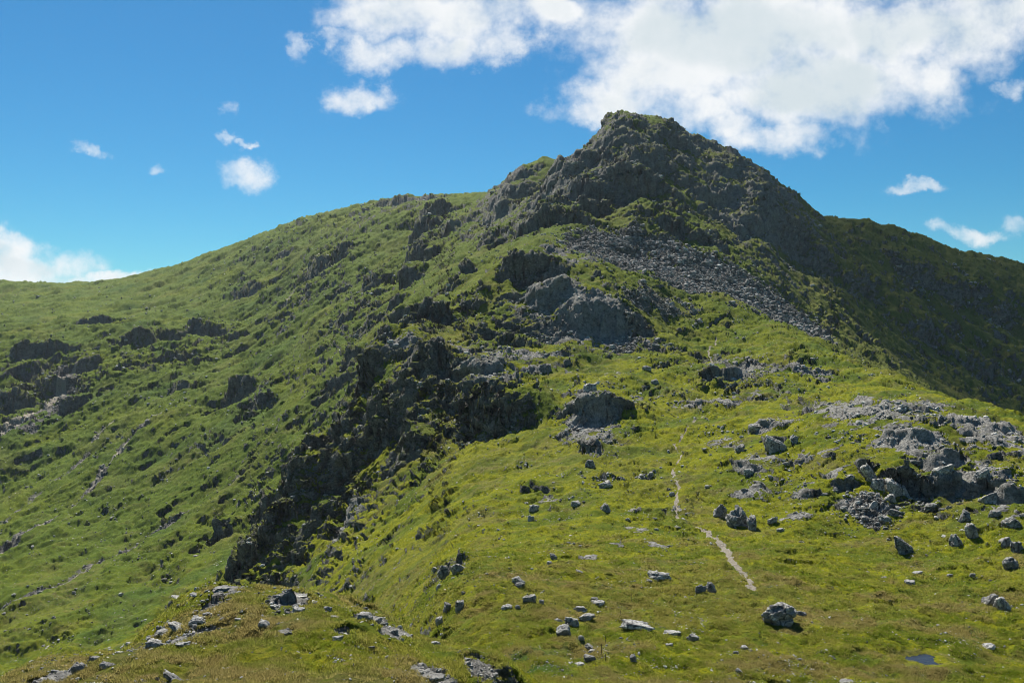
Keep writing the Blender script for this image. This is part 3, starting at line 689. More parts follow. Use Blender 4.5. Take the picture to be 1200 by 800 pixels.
def put_rock(name, px, py, w, h, depth=.8, style='block', seed=0, rot=None, tilt=0.0, sink=.45, sub=4, tiltx=0.0):
    """w, h: picture size of the visible stone; its foot meets the ground at (px, py)"""
    p, c, k = at(px, py); m = p[1] / F
    W = w * m; Dp = max(W, h * m) * depth * .85; vs = -p[2] / p[1]; H = max(.42 * h, h - vs * .9 * Dp / m) * m * (1 + sink)
    V, Fc = rock_verts(seed, sub, (W, Dp, H), style)
    ca, sa = math.cos(tilt), math.sin(tilt); V = np.stack([V[:, 0] * ca - V[:, 2] * sa, V[:, 1], V[:, 0] * sa + V[:, 2] * ca], 1)
    ca, sa = math.cos(tiltx), math.sin(tiltx); V = np.stack([V[:, 0], V[:, 1] * ca - V[:, 2] * sa, V[:, 1] * sa + V[:, 2] * ca], 1)
    rz = rot or 0.0; ca, sa = math.cos(rz), math.sin(rz); V = np.stack([V[:, 0] * ca - V[:, 1] * sa, V[:, 0] * sa + V[:, 1] * ca, V[:, 2]], 1)
    q = p / p[1] * (p[1] + Dp * .32)
    gz = min(ground_z(q[0], q[1]), p[2] + .2 * Dp)
    V *= .86 if p[1] > 75 else .8
    V[:, 2] -= V[:, 2].min()
    hh = V[:, 2].max()
    z0 = min(gz, p[2]) - sink * hh * .75
    me = mesh_from(name, V, Fc, MR, smooth=True, quads=False)
    o = link(name, me); o.location = (q[0], q[1], z0)
    return o
BOULDERS = [
 # px, py(foot), w, h, style, seed, tilt, label, group
 (912, 733, 54, 41, 'block', 11, -.12, 'largest grey boulder on the grassy saddle, cracked and pale, below the path end'),
 (939, 722, 20, 12, 'block', 12, .1, 'small grey stone leaning on the right side of the largest boulder of the saddle'),
 (745, 738, 50, 18, 'wedge', 13, -.05, 'long low wedge-shaped slab on the saddle between the block heap and the largest boulder'),
 (773, 681, 34, 17, 'block', 14, 0, 'flat-topped dark rectangular block on the turf left of the path end'),
 (761, 683, 9, 6, 'round', 15, 0, 'little pale stone at the left foot of the flat-topped dark block'),
 (834, 694, 18, 18, 'wedge', 16, .3, 'dark pointed boulder standing beside a paler lump left of the path end'),
 (821, 695, 16, 14, 'block', 17, 0, 'pale grey lump touching the dark pointed boulder'),
 (672, 734, 28, 19, 'block', 18, .1, 'biggest block of the heap of grey blocks left of the long wedge-shaped slab'),
 (688, 728, 24, 12, 'wedge', 19, -.4, 'thin slab sloping down to the right behind the biggest block of the heap'),
 (680, 717, 20, 11, 'block', 20, 0, 'rearmost block of the heap of grey blocks'),
 (660, 745, 22, 19, 'block', 21, -.35, 'leaning left-hand block at the front of the heap of grey blocks'),
 (655, 729, 13, 8, 'block', 22, 0, 'small dark block on the left edge of the heap of grey blocks'),
 (681, 752, 11, 9, 'round', 23, 0, 'small rounded stone alone just below the heap of grey blocks'),
 (693, 761, 19, 10, 'wedge', 24, .35, 'pale tilted stone on top of the short row leading down from the heap'),
 (694, 765, 13, 7, 'block', 25, 0, 'small whitish stone in the middle of the short row leading down from the heap'),
 (692, 776, 19, 13, 'block', 26, .1, 'blue-grey angular stone ending the short row below the heap'),
 (678, 780, 18, 8, 'block', 27, -.15, 'low flat pale stone lowest of all below the heap'),
 (700, 710, 21, 10, 'block', 28, 0, 'pair-like pale block up and right of the heap of grey blocks'),
 (697, 706, 12, 8, 'block', 29, 0, 'darker block leaning on the pale block above the heap'),
 (741, 775, 13, 13, 'block', 30, .1, 'upright knobbly grey stone near the bottom edge of the saddle, below the long wedge-shaped slab'),
 (787, 745, 26, 11, 'block', 31, 0, 'low ragged grey outcrop stone just right of the long wedge-shaped slab'),
 (784, 758, 11, 7, 'block', 32, 0, 'small pale stone in the turf under the low ragged outcrop stone'),
 (812, 752, 17, 13, 'wedge', 33, -.3, 'ribbed grey stone tilted to the right between the slab and the largest boulder'),
 (608, 685, 20, 13, 'wedge', 34, .25, 'dark hump-backed boulder on the left side of the saddle above a pale stone'),
 (609, 690, 16, 9, 'round', 35, 0, 'pale rounded stone in front of the dark hump-backed boulder'),
 (620, 706, 20, 15, 'block', 36, -.1, 'grey slab-topped rock below the dark hump-backed boulder'),
 (594, 713, 17, 9, 'round', 37, 0, 'flattish pale stone left of the grey slab-topped rock'),
 (607, 713, 8, 7, 'round', 38, 0, 'small dark round stone between the flattish stone and the slab-topped rock'),
 (635, 709, 9, 8, 'block', 39, 0, 'small pale stone just right of the grey slab-topped rock'),
 (649, 656, 13, 11, 'block', 40, .1, 'dark stone resting above a smaller one on the slope over the heap'),
 (644, 662, 8, 7, 'block', 41, 0, 'lower and smaller of the two dark stones on the slope over the heap'),
 (680, 674, 14, 8, 'wedge', 42, 0, 'lone dark triangular stone in the turf above the heap of grey blocks'),
 (524, 718, 15, 19, 'block', 43, .05, 'left half of the split dark block standing on the slope left of the saddle'),
 (539, 716, 13, 19, 'block', 44, -.05, 'right half of the split dark block standing on the slope left of the saddle'),
 (515, 731, 12, 13, 'block', 45, 0, 'dark squarish stone below the split dark block'),
 (543, 697, 7, 6, 'block', 46, 0, 'small dark stone just above the split dark block'),
 (522, 678, 22, 19, 'wedge', 47, .6, 'dark leaning lower end of the slanting outcrop above the split dark block'),
 (537, 671, 24, 16, 'block', 48, .45, 'flat-faced upper end of the slanting outcrop above the split dark block'),
 (515, 689, 9, 9, 'round', 49, 0, 'round dark stone at the lower tip of the slanting outcrop'),
 (509, 671, 8, 7, 'round', 50, 0, 'small light stone left of the slanting outcrop'),
 (1159, 709, 24, 20, 'block', 51, -.3, 'rough pale left half of the split boulder at the right edge of the saddle'),
 (1175, 716, 24, 23, 'block', 52, -.45, 'smooth dark right half of the split boulder at the right edge of the saddle'),
 (1158, 761, 27, 12, 'round', 53, -.15, 'oval speckled boulder alone near the bottom right corner, right of the pool'),
 (1066, 685, 20, 8, 'wedge', 54, -.3, 'long thin pale slab lying in the turf under the right-hand crag'),
 (1075, 673, 15, 6, 'wedge', 55, -.4, 'small pale slab just above the long thin pale slab'),
 (1035, 678, 12, 4, 'wedge', 56, -.2, 'thin sliver of white rock left of the long thin pale slab'),
 (1112, 676, 9, 6, 'round', 57, 0, 'small dark-sided stone right of the long thin pale slab'),
 (1140, 676, 9, 7, 'block', 58, 0, 'small pale stone on the turf below the rock pillar'),
 (992, 801, 22, 9, 'block', 59, 0, 'pale broken stone cut by the bottom edge of the picture, left of the pool'),
 (866, 788, 12, 8, 'wedge', 60, .3, 'sharp white stone lying near the bottom edge, below the largest boulder'),
 (872, 761, 12, 9, 'block', 61, .1, 'pale stone with a flat top below the left side of the largest boulder'),
 (863, 766, 9, 6, 'round', 62, 0, 'rounded pale stone touching the flat-topped pale stone'),
 (1059, 650, 29, 33, 'wedge', 63, -.2, 'tall dark wedge-shaped boulder at the foot of the right-hand crag'),
 (843, 606, 24, 24, 'block', 64, .2, 'rough left shoulder of the big dark boulder beside the upper path'),
 (866, 617, 34, 42, 'round', 65, -.3, 'big smooth dark boulder at the edge of the saddle, right of the upper path'),
 (881, 621, 16, 24, 'block', 66, -.2, 'dark split slab against the right side of the big smooth boulder'),
 (905, 615, 15, 13, 'block', 67, -.2, 'squared grey block right of the big smooth dark boulder'),
 (914, 623, 14, 8, 'block', 68, -.2, 'low slab stepping down from the squared grey block'),
 (909, 530, 30, 30, 'wedge', 69, -.3, 'big grey boulder with a sloping pale top high on the right-hand slope'),
 (929, 521, 14, 15, 'block', 70, 0, 'blocky stone against the right side of the boulder with the sloping pale top'),
 (886, 508, 22, 13, 'block', 71, 0, 'low pale broken rocks left of the boulder with the sloping pale top'),
 (866, 531, 14, 13, 'block', 72, 0, 'grey knob of rock on the small spur below the pale broken rocks'),
 (878, 556, 18, 9, 'block', 73, -.2, 'dark low stone on the small spur above the big smooth boulder'),
 (872, 576, 10, 6, 'block', 74, 0, 'small grey stone just above the big smooth dark boulder'),
 (921, 546, 11, 6, 'round', 75, 0, 'pale flat stone below the boulder with the sloping pale top'),
 (903, 563, 9, 6, 'round', 76, 0, 'small round stone in the hollow below the pale flat stone'),
 (691, 459, 20, 14, 'block', 77, 0, 'isolated dark block perched on the grassy shelf halfway up the ridge'),
 (767, 451, 12, 9, 'round', 78, 0, 'rounded grey stone to the right of the isolated dark block'),
 (758, 435, 13, 8, 'block', 79, 0, 'grey stone on the shelf above the rounded grey stone'),
 (692, 548, 17, 13, 'block', 80, 0, 'dark overhanging block beneath the central crag'),
 (708, 572, 18, 13, 'block', 81, 0, 'knobbly rock on the grass spine below the central crag'),
 (711, 601, 18, 14, 'wedge', 82, .5, 'grey stone leaning uphill on the grass spine between the spur and the saddle'),
 (675, 594, 14, 9, 'block', 83, 0, 'pale patchy stone left of the leaning grey stone'),
 (735, 611, 15, 8, 'block', 84, 0, 'bluish white stone on the grass spine'),
 (625, 600, 14, 13, 'block', 85, .3, 'ragged grey stone at the top of the small outcrop on the left slope'),
 (622, 611, 10, 11, 'block', 86, 0, 'paler stone at the bottom of the small outcrop on the left slope'),
 (794, 620, 10, 4, 'block', 87, 0, 'thin flat stone beside the lower end of the upper path'),
 (787, 582, 10, 7, 'round', 88, 0, 'dark round stone on the left edge of the upper path'),
 (762, 562, 14, 12, 'block', 89, 0, 'grey block on the spur left of the upper path'),
 (1020, 566, 14, 34, 'block', 90, -.5, 'tall pale fin of rock leaning right, leftmost of the right-hand crag'),
 (998, 568, 12, 14, 'block', 91, 0, 'dark stone in front of the tall pale fin'),
 (1029, 574, 18, 20, 'block', 92, -.2, 'dark broken block between the tall pale fin and the middle buttress'),
 (1052, 583, 26, 32, 'wedge', 93, -.3, 'middle buttress of the right-hand crag with a pale sloping top'),
 (1043, 588, 18, 16, 'block', 94, 0, 'rounded block at the foot of the middle buttress'),
 (1038, 598, 12, 9, 'block', 95, 0, 'small block under the foot of the middle buttress'),
 (1049, 606, 22, 13, 'block', 96, .2, 'flat slab resting on the slope under the middle buttress'),
 (1036, 612, 17, 11, 'block', 97, .3, 'dark slab just left of the flat slab under the middle buttress'),
 (1105, 556, 40, 22, 'round', 98, -.15, 'smooth pale dome of rock topping the right-hand crag'),
 (1073, 545, 18, 9, 'round', 99, .1, 'low smooth hump of rock left of the pale dome'),
 (1131, 612, 20, 20, 'block', 100, 0, 'round head of the rock pillar on the right-hand slope'),
 (1122, 640, 22, 20, 'wedge', 101, .15, 'left lower block of the rock pillar on the right-hand slope'),
 (1138, 632, 19, 26, 'block', 102, -.25, 'right lower block of the rock pillar on the right-hand slope'),
 (1089, 598, 20, 12, 'block', 103, 0, 'grey blocks fallen just below the long wall of the right-hand crag'),
 (1150, 566, 26, 16, 'block', 104, -.3, 'dark smooth shoulder of rock right of the pale dome'),
 (1160, 590, 30, 19, 'block', 105, -.3, 'knobbly pale-topped block at the right end of the long wall'),
 (1166, 606, 20, 12, 'block', 106, 0, 'ragged low block below the knobbly pale-topped block'),
 (1186, 619, 24, 20, 'block', 107, -.2, 'big broken block near the right edge of the picture'),
 (1178, 642, 20, 18, 'round', 108, -.2, 'rounded stone above the roundest boulder at the right edge'),
 (1192, 648, 18, 20, 'round', 109, 0, 'stone cut by the right edge, above the roundest boulder'),
 (1184, 667, 26, 22, 'round', 110, 0, 'roundest dark-bottomed boulder at the right edge of the picture'),
 # foreground knoll
 (203, 797, 36, 15, 'wedge', 111, .55, 'long pale slab tilted up to the right at the bottom left of the front knoll'),
 (216, 759, 25, 12, 'block', 112, -.1, 'pair-shaped pale boulder alone in the turf of the front knoll'),
 (180, 759, 30, 19, 'round', 113, 0, 'broad blue-grey boulder in the middle of the row on the front knoll'),
 (150, 762, 26, 13, 'block', 114, 0, 'dark-based flat boulder left of the broad blue-grey boulder'),
 (193, 744, 28, 12, 'block', 115, .2, 'layered pale rocks behind the broad blue-grey boulder'),
 (209, 741, 34, 15, 'block', 116, .3, 'layered slab slanting upward, right of the layered pale rocks'),
 (232, 731, 26, 15, 'block', 117, .1, 'pale rounded rocks at the upper end of the row on the front knoll'),
 (243, 722, 14, 8, 'block', 118, 0, 'topmost small grey rock of the row on the front knoll'),
 (262, 729, 13, 9, 'block', 119, 0, 'single dark square stone right of the row on the front knoll'),
 (279, 727, 11, 5, 'block', 120, 0, 'small pale stone right of the single dark square stone'),
 (92, 788, 20, 24, 'round', 121, 0, 'tall dark-faced boulder near the left end of the front knoll row'),
 (110, 775, 22, 22, 'block', 122, .3, 'shadowed block between the tall dark-faced boulder and the flat boulder'),
 (125, 783, 26, 13, 'wedge', 123, .1, 'low dark stone with a pale top in front of the shadowed block'),
 (60, 800, 26, 14, 'block', 124, 0, 'broken grey rocks at the far left foot of the front knoll row'),
 (312, 737, 26, 14, 'wedge', 125, .5, 'dark-ended stone tilted up to the right in the centre of the front knoll'),
 (338, 745, 14, 10, 'block', 126, .2, 'small dark ridge of stone below the tilted dark-ended stone'),
 (325, 748, 12, 6, 'block', 127, 0, 'flat crumbled stone left of the small dark ridge of stone'),
 (396, 751, 18, 9, 'block', 128, 0, 'pale crumbled stones flush with the turf right of the front knoll centre'),
 (384, 716, 13, 9, 'block', 129, 0, 'grey stone between the rubble crest and the dark outcrop of the front knoll'),
 (393, 724, 20, 6, 'block', 130, 0, 'thin pale ledge just below the grey stone of the crest'),
 (350, 718, 24, 12, 'block', 131, .1, 'jagged grey rubble rock on the crest of the front knoll'),
 (352, 700, 34, 9, 'block', 132, -.05, 'long low pale rock on the skyline of the front knoll'),
 (262, 693, 30, 7, 'block', 133, 0, 'white flat rock at the highest point of the front knoll'),
 (230, 698, 18, 6, 'block', 134, .25, 'pale flat rock next to the left of the highest white rock'),
 (208, 704, 22, 6, 'block', 135, .35, 'narrow pale slab further down the left skyline of the front knoll'),
 (428, 726, 26, 17, 'block', 136, 0, 'mossy dark outcrop on the right skyline of the front knoll'),
 (443, 732, 18, 12, 'block', 137, -.2, 'bluish rock joined to the right of the mossy dark outcrop'),
 (461, 744, 16, 10, 'block', 138, -.2, 'grey stone down the right skyline from the mossy dark outcrop'),
 (511, 756, 15, 11, 'block', 139, -.3, 'pale stone cut by a crack on the right shoulder of the front knoll'),
 (435, 762, 11, 7, 'block', 140, 0, 'small white stone in brown turf below the mossy dark outcrop'),
 (505, 800, 44, 18, 'round', 141, 0, 'broad pale rock cut by the bottom edge at the right of the front knoll'),
 (578, 796, 20, 12, 'block', 142, -.3, 'last grey rock where the front knoll meets the bottom edge'),
 (428, 714, 9, 6, 'round', 143, 0, 'small dark stone on the slope just behind the mossy dark outcrop'),
]
for i, (px, py, w_, h_, style, seed, tilt, label) in enumerate(BOULDERS):
    o = put_rock('boulder', px, min(py, 806), w_, h_, .85 if style != 'wedge' else .7, style, seed, tilt=-tilt, sub=5 if w_ * h_ > 900 else 4)
    o['label'] = label; o['category'] = 'boulder'
    if i in (0,): pass
    o['group'] = 'boulders lying on the ridge'

# ------------------------------------------------------------------ loose stones
RV = random.Random(7); rs = np.random.RandomState(8)
TMPL = [rock_verts(300 + i, 3, (1, rs.uniform(.6, 1.0), rs.uniform(.4, .75)), ('block', 'round', 'wedge')[i % 3]) for i in range(8)]
TML = [rock_verts(330 + i, 2, (1, rs.uniform(.55, 1.0), rs.uniform(.4, .8)), 'block') for i in range(10)]
ONPIC = (np.abs(colu) < .60)
cs = np.flatnonzero(ONPIC)
runv = np.maximum.accumulate(np.where(np.hypot(X, Y) > 30, VV, -9), 1)
VIS = (VV >= runv - .002) & (VV > -.40) & ONPIC[:, None]
xs_, ys_ = X, Y
clump = fbm(X / 12, Y / 8, 201, 4, .6); wide = fbm(X / 50, Y / 50, 203, 3)
near_rock = np.clip(RM_, 0, 1); 
wgt = (.03 + .9 * sstep(.05, .4, clump + .35 * wide) + 1.2 * near_rock * (.3 + .7 * sstep(-.1, .3, clump)) + 1.2 * SC_) * VIS * (1 - .8 * PA_)
rr_ = np.hypot(X, Y)
wgt *= np.where(rr_ < 230, .75, 1.0) * sstep(1.5, .8, SL_) * sstep(1.3, .7, np.abs(np.gradient(Z, axis=1)) / (np.abs(np.gradient(rr_, axis=1)) + .05))
wgt *= np.where((np.hypot(X - POOL[0], Y - POOL[1]) < 4), 0, 1)
wf = wgt.ravel().astype(np.float64); wf *= 1
# rows are dense per picture height; weight by row spacing so stones spread evenly over the picture
dv = np.abs(np.gradient(VV, axis=1)).ravel(); wf *= np.clip(dv, 0, .004); wf /= wf.sum()
pick = rs.choice(len(wf), 24000, p=wf)
sx, sy, sz, sr = Xf[pick] if False else X.ravel()[pick], Y.ravel()[pick], Z.ravel()[pick], rr_.ravel()[pick]
rkp = near_rock.ravel()[pick]
size = np.exp(rs.normal(-1.4, .6, len(pick))) * (1 + 1.1 * rkp) * np.clip((sr / 230) ** .75, .35, 3.2)
size = np.clip(size, .16, sr * (.0052 + .0035 * rkp))
def merged(name, tm, xs, ys, zs, sizes, mat, sink=.28, **props):
    vs = []; fs = []; off = 0
    for i in range(len(xs)):
        V, Fc = tm[rs.randint(len(tm))]
        a = rs.rand() * 6.283; b = rs.normal(scale=.35); ca, sa, cb, sb = math.cos(a), math.sin(a), math.cos(b), math.sin(b)
        v = V * sizes[i]
        v = np.stack([v[:, 0] * cb - v[:, 2] * sb, v[:, 1], v[:, 0] * sb + v[:, 2] * cb], 1)
        v = np.stack([v[:, 0] * ca - v[:, 1] * sa + xs[i], v[:, 0] * sa + v[:, 1] * ca + ys[i], v[:, 2] + zs[i] + sizes[i] * (.25 - sink)], 1)
        vs.append(v); fs.append(Fc + off); off += len(v)
    me = mesh_from(name, np.concatenate(vs), np.concatenate(fs), mat, smooth=False, quads=False)
    at_ = me.attributes.new('tone', 'FLOAT', 'POINT'); at_.data.foreach_set('value', np.repeat(rs.rand(len(vs)), [len(v_) for v_ in vs]).astype(f4))
    return link(name, me, kind='stuff', **props)
big_px = size / sr
order = np.argsort(-big_px * (1 + .0 * rkp)); one = order[:160]; rest = order[160:]
MSX = rock_material('loose_rock', 1.0, 3.0, True)
merged('loose_stones', TML, sx[rest], sy[rest], sz[rest], size[rest], MSX)
tm_me = [mesh_from('stone', V, Fc, MR, smooth=False, quads=False) for V, Fc in TMPL]
def zone(px, py, r):
    if r < 75: return 'small grey stone bedded in the brown turf of the front knoll', 'small stones on the front knoll'
    if px < 330 and r > 300: return 'grey rock on the steep green slope of the far left valley side', 'rocks on the far left valley side'
    if r > 480: return 'fallen rock on the flank of the summit', 'rocks below the summit'
    if r > 290: return 'grey rock among grass on the upper shelf of the ridge', 'rocks on the upper shelf'
    if px > 840 and py < 668: return 'loose grey rock on the rough slope of the right-hand crag', 'rocks around the right-hand crag'
    if px < 600: return 'pale rock half sunk in the steep grass falling to the left of the ridge', 'rocks on the slope left of the ridge'
    if py < 640: return 'small grey rock in the grass beside the upper path', 'rocks beside the upper path'
    return 'small pale stone half sunk in the turf of the saddle', 'small stones on the saddle'
proto = link('stone', tm_me[0]); first = True
for j, i in enumerate(one):
    o = proto if first else proto.copy()
    if not first: COL.objects.link(o)
    first = False
    o.data = tm_me[rs.randint(8)]
    s_ = float(size[i]); o.scale = (s_, s_ * rs.uniform(.8, 1.1), s_ * rs.uniform(.75, 1.05))
    o.rotation_euler = (rs.normal(scale=.2), rs.normal(scale=.2), rs.rand() * 6.28)
    o.location = (float(sx[i]), float(sy[i]), float(sz[i]) + s_ * .02)
    px_, py_ = 600 + F * sx[i] / sy[i], 400 - F * sz[i] / sy[i]
    lb, gp = zone(px_, py_, sr[i]); o['label'] = lb; o['group'] = gp; o['category'] = 'stone'

# scree
pts_x = []; pts_y = []; sc_s = []
cand = (SC_ > .25) & VIS
wf = (SC_ ** 1.5 * cand).ravel() * np.clip(dv, 0, .004) * np.where(rr_.ravel() > 350, 1, .6) * np.where(X.ravel() < -30, .22, 1); wf /= wf.sum()
pick = rs.choice(len(wf), 18000, p=wf)
sp_ = np.where(X.ravel()[pick] < -30, .4, 1) * np.where(rs.rand(18000) < .15, 5.0, 1.2)
qx = X.ravel()[pick] + rs.normal(size=18000) * sp_; qy = Y.ravel()[pick] + rs.normal(size=18000) * sp_
qz = np.array([ground_z(a_, b_) for a_, b_ in zip(qx, qy)])
qs = np.clip(np.exp(rs.normal(-.38, .62, 18000)) * np.clip(rr_.ravel()[pick] / 480, .45, 1.4) * np.where(X.ravel()[pick] < -30, .8, 1), .3, 4.2)
MSC = rock_material('scree_rock', .6, 2.1, True)
merged('scree_blocks', TML, qx, qy, qz + .1, qs, MSC, sink=.15)

# ------------------------------------------------------------------ turf tufts near the camera (too many to count)
def tuft_material():
    t = NT_('grass_blades')
    co = t.n('ShaderNodeNewGeometry').outputs['Position']
    n1 = t.noise(co, .25, 5, .6); n2 = t.noise(co, 2.5, 4, .6)
    tn = t.n('ShaderNodeAttribute', attribute_name='tone').outputs['Fac']
    c = t.mix(t.ramp(n1, .38, .62), (.17, .22, .02), (.30, .30, .05)); c = t.mix(t.ramp(n2, .50, .75), c, (.36, .29, .11)); c = t.mix(t.math('MULTIPLY', tn, .8), c, (.34, .27, .11))
    d = t.n('ShaderNodeBsdfDiffuse'); t.l(c, d.inputs[0]); tr = t.n('ShaderNodeBsdfTranslucent'); t.l(c, tr.inputs[0])
    m = t.n('ShaderNodeMixShader'); m.inputs[0].default_value = .6; t.l(d.outputs[0], m.inputs[1]); t.l(tr.outputs[0], m.inputs[2])
    o = t.n('ShaderNodeOutputMaterial'); t.l(m.outputs[0], o.inputs['Surface']); return t.m
tw = ((RK_ < .3) & (SC_ < .2) & (PA_ < .1) & VIS & (rr_ < 210)) * sstep(210, 90, rr_) * sstep(-.25, .25, fbm(X / 2.2, Y / 2.2, 301, 3)) * np.where(np.hypot(X - POOL[0], Y - POOL[1]) < 3.6, 0, 1)
wf = tw.ravel() * np.clip(dv, 0, .004); wf = wf / wf.sum()
NTUF = 180000; pick = rs.choice(len(wf), NTUF, p=wf)
NB = 5
bx = np.repeat(X.ravel()[pick], NB) + rs.normal(scale=.10, size=NTUF * NB); by = np.repeat(Y.ravel()[pick], NB) + rs.normal(scale=.10, size=NTUF * NB)
bz = np.repeat(Z.ravel()[pick], NB) - .03
hgt = rs.uniform(.10, .26, NTUF * NB) * np.repeat(np.clip(rr_.ravel()[pick] / 100, .7, 1.3), NB); ang = rs.rand(NTUF * NB) * 6.283; wd = .022 * np.clip(np.repeat(rr_.ravel()[pick], NB) / 60, .8, 2.2)
lx, ly = np.cos(ang), np.sin(ang); ln = rs.uniform(.2, .9, NTUF * NB) * hgt
v = np.empty((NTUF * NB, 3, 3), f4)
v[:, 0] = np.stack([bx - ly * wd, by + lx * wd, bz], 1); v[:, 1] = np.stack([bx + ly * wd, by - lx * wd, bz], 1)
v[:, 2] = np.stack([bx + lx * ln, by + ly * ln, bz + hgt], 1)
me = mesh_from('grass', v.reshape(-1, 3), np.arange(NTUF * NB * 3).reshape(-1, 3), tuft_material(), smooth=False, quads=False)
at_ = me.attributes.new('tone', 'FLOAT', 'POINT'); at_.data.foreach_set('value', np.repeat(m2[:, 1][pick], NB * 3).astype(f4))
link('grass', me, kind='stuff')

# ------------------------------------------------------------------ pool
t = NT_('pool_water'); b = t.n('ShaderNodeBsdfPrincipled'); b.inputs['Base Color'].default_value = (.01, .016, .03, 1); b.inputs['Roughness'].default_value = .04; b.inputs['IOR'].default_value = 1.33
bp = t.n('ShaderNodeBump', i_Strength=.9, i_Distance=.08); t.l(t.noise(t.n('ShaderNodeNewGeometry').outputs['Position'], 2.5, 3), bp.inputs['Height']); t.l(bp.outputs[0], b.inputs['Normal'])
o = t.n('ShaderNodeOutputMaterial'); t.l(b.outputs[0], o.inputs['Surface']); MW = t.m
k = 40; a = np.linspace(0, 2 * math.pi, k, endpoint=False)
zp = ground_z(POOL[0], POOL[1]) + .16
pv = np.vstack([[0, 0, 0]] + [[math.cos(x) * 2.4, math.sin(x) * 2.0, 0] for x in a])
me = mesh_from('pool', pv, np.array([[0, 1 + i, 1 + (i + 1) % k] for i in range(k)]), MW, quads=False)
o = link('pool', me, kind='structure'); o.location = (POOL[0], POOL[1], zp)

# ------------------------------------------------------------------ old iron fence posts
MI = plain('rusted_iron', (.045, .035, .03), .7, .3)
def tube(pts, rads, seg=8):
    pts = [np.array(p, float) for p in pts]; V = []; Fq = []
    for i, p in enumerate(pts):
        d = pts[min(i + 1, len(pts) - 1)] - pts[max(i - 1, 0)]; d /= np.linalg.norm(d)
        ref = np.array([1.0, 0, 0]) if abs(d[0]) < .9 else np.array([0, 1.0, 0]); a_ = np.cross(d, ref); a_ /= np.linalg.norm(a_); b_ = np.cross(d, a_)
        for j in range(seg):
            t_ = 2 * math.pi * j / seg; V.append(p + rads[i] * (math.cos(t_) * a_ + math.sin(t_) * b_))
    for i in range(len(pts) - 1):
        for j in range(seg): Fq.append([i * seg + j, i * seg + (j + 1) % seg, (i + 1) * seg + (j + 1) % seg, (i + 1) * seg + j])
    c0 = len(V); V.append(pts[0]); V.append(pts[-1]); n_ = (len(pts) - 1) * seg
    for j in range(seg):
        Fq.append([c0, (j + 1) % seg, j, j]); Fq.append([c0 + 1, n_ + j, n_ + (j + 1) % seg, n_ + (j + 1) % seg])
    return np.array(V), Fq
def fence_post(px, py, hpx, lean, label):
    p, _, _ = at(px, py); h = hpx * p[1] / F
    import bmesh
    bm = bmesh.new()
    V, Fq = tube([(0, 0, -.3), (0, 0, h * .5), (lean * h * .4, 0, h * .97), (lean * h * .44, 0, h)], [.035, .032, .028, .012])
    bv = [bm.verts.new(x) for x in V]
    for f in Fq:
        u = []
        for i in f:
            if bv[i] not in u: u.append(bv[i])
        bm.faces.new(u)
    for zz in (.45, .8):       # the eyes that once held the wire
        V, Fq = tube([(lean * h * .3 * zz, 0, h * zz - .02), (.055 + lean * h * .3 * zz, 0, h * zz), (lean * h * .3 * zz, 0, h * zz + .03)], [.010, .012, .010], 6)
        bv = [bm.verts.new(x) for x in V]
        for f in Fq:
            u = []
            for i in f:
                if bv[i] not in u: u.append(bv[i])
            bm.faces.new(u)
    me = bpy.data.meshes.new('fence_post'); bm.to_mesh(me); bm.free(); me.materials.append(MI)
    o = link('fence_post', me, label=label, category='fence post', group='old iron fence posts on the saddle'); o.location = p
fence_post(740, 705, 10, .05, 'uppermost of the thin iron posts, in the turf above the long wedge-shaped slab')
fence_post(727, 722, 6, .1, 'short iron post showing just behind the left end of the long wedge-shaped slab')
fence_post(709, 754, 9, -.06, 'thin iron post in the turf below the left tip of the long wedge-shaped slab')
fence_post(705, 767, 13, .03, 'tallest thin iron post, beside the blue-grey stone at the end of the short row')
fence_post(709, 775, 9, .08, 'thin iron post just right of and below the tallest post')
fence_post(698, 785, 8, -.1, 'lowest thin iron post, below the blue-grey stone near the bottom edge')

# ------------------------------------------------------------------ two walkers far up the path
def skinned(name, joints, bones, mat, sub=1):
    me = bpy.data.meshes.new(name); me.from_pydata([j[:3] for j in joints], bones, [])
    ob = bpy.data.objects.new(name, me); COL.objects.link(ob)
    sk = ob.modifiers.new('s', 'SKIN')
    for i, j in enumerate(joints): me.skin_vertices[0].data[i].radius = (j[3], j[3]) if len(j) < 5 else (j[3], j[4])
    me.skin_vertices[0].data[0].use_root = True
    if sub: sb = ob.modifiers.new('u', 'SUBSURF'); sb.levels = sub; sb.render_levels = sub
    dg = bpy.context.evaluated_depsgraph_get(); m2 = bpy.data.meshes.new_from_object(ob.evaluated_get(dg))
    ob.modifiers.clear(); ob.data = m2; m2.name = name; m2.materials.clear(); m2.materials.append(mat)
    for p in m2.polygons: p.use_smooth = True
    return ob
MSK = plain('skin', (.45, .27, .19)); MTR = plain('dark_cloth', (.02, .022, .028)); MJ1 = plain('navy_cloth', (.018, .025, .05)); MJ2 = plain('charcoal_cloth', (.03, .03, .032)); MH = plain('dark_hair', (.03, .02, .012)); MPK = plain('pack_cloth', (.03, .04, .035))
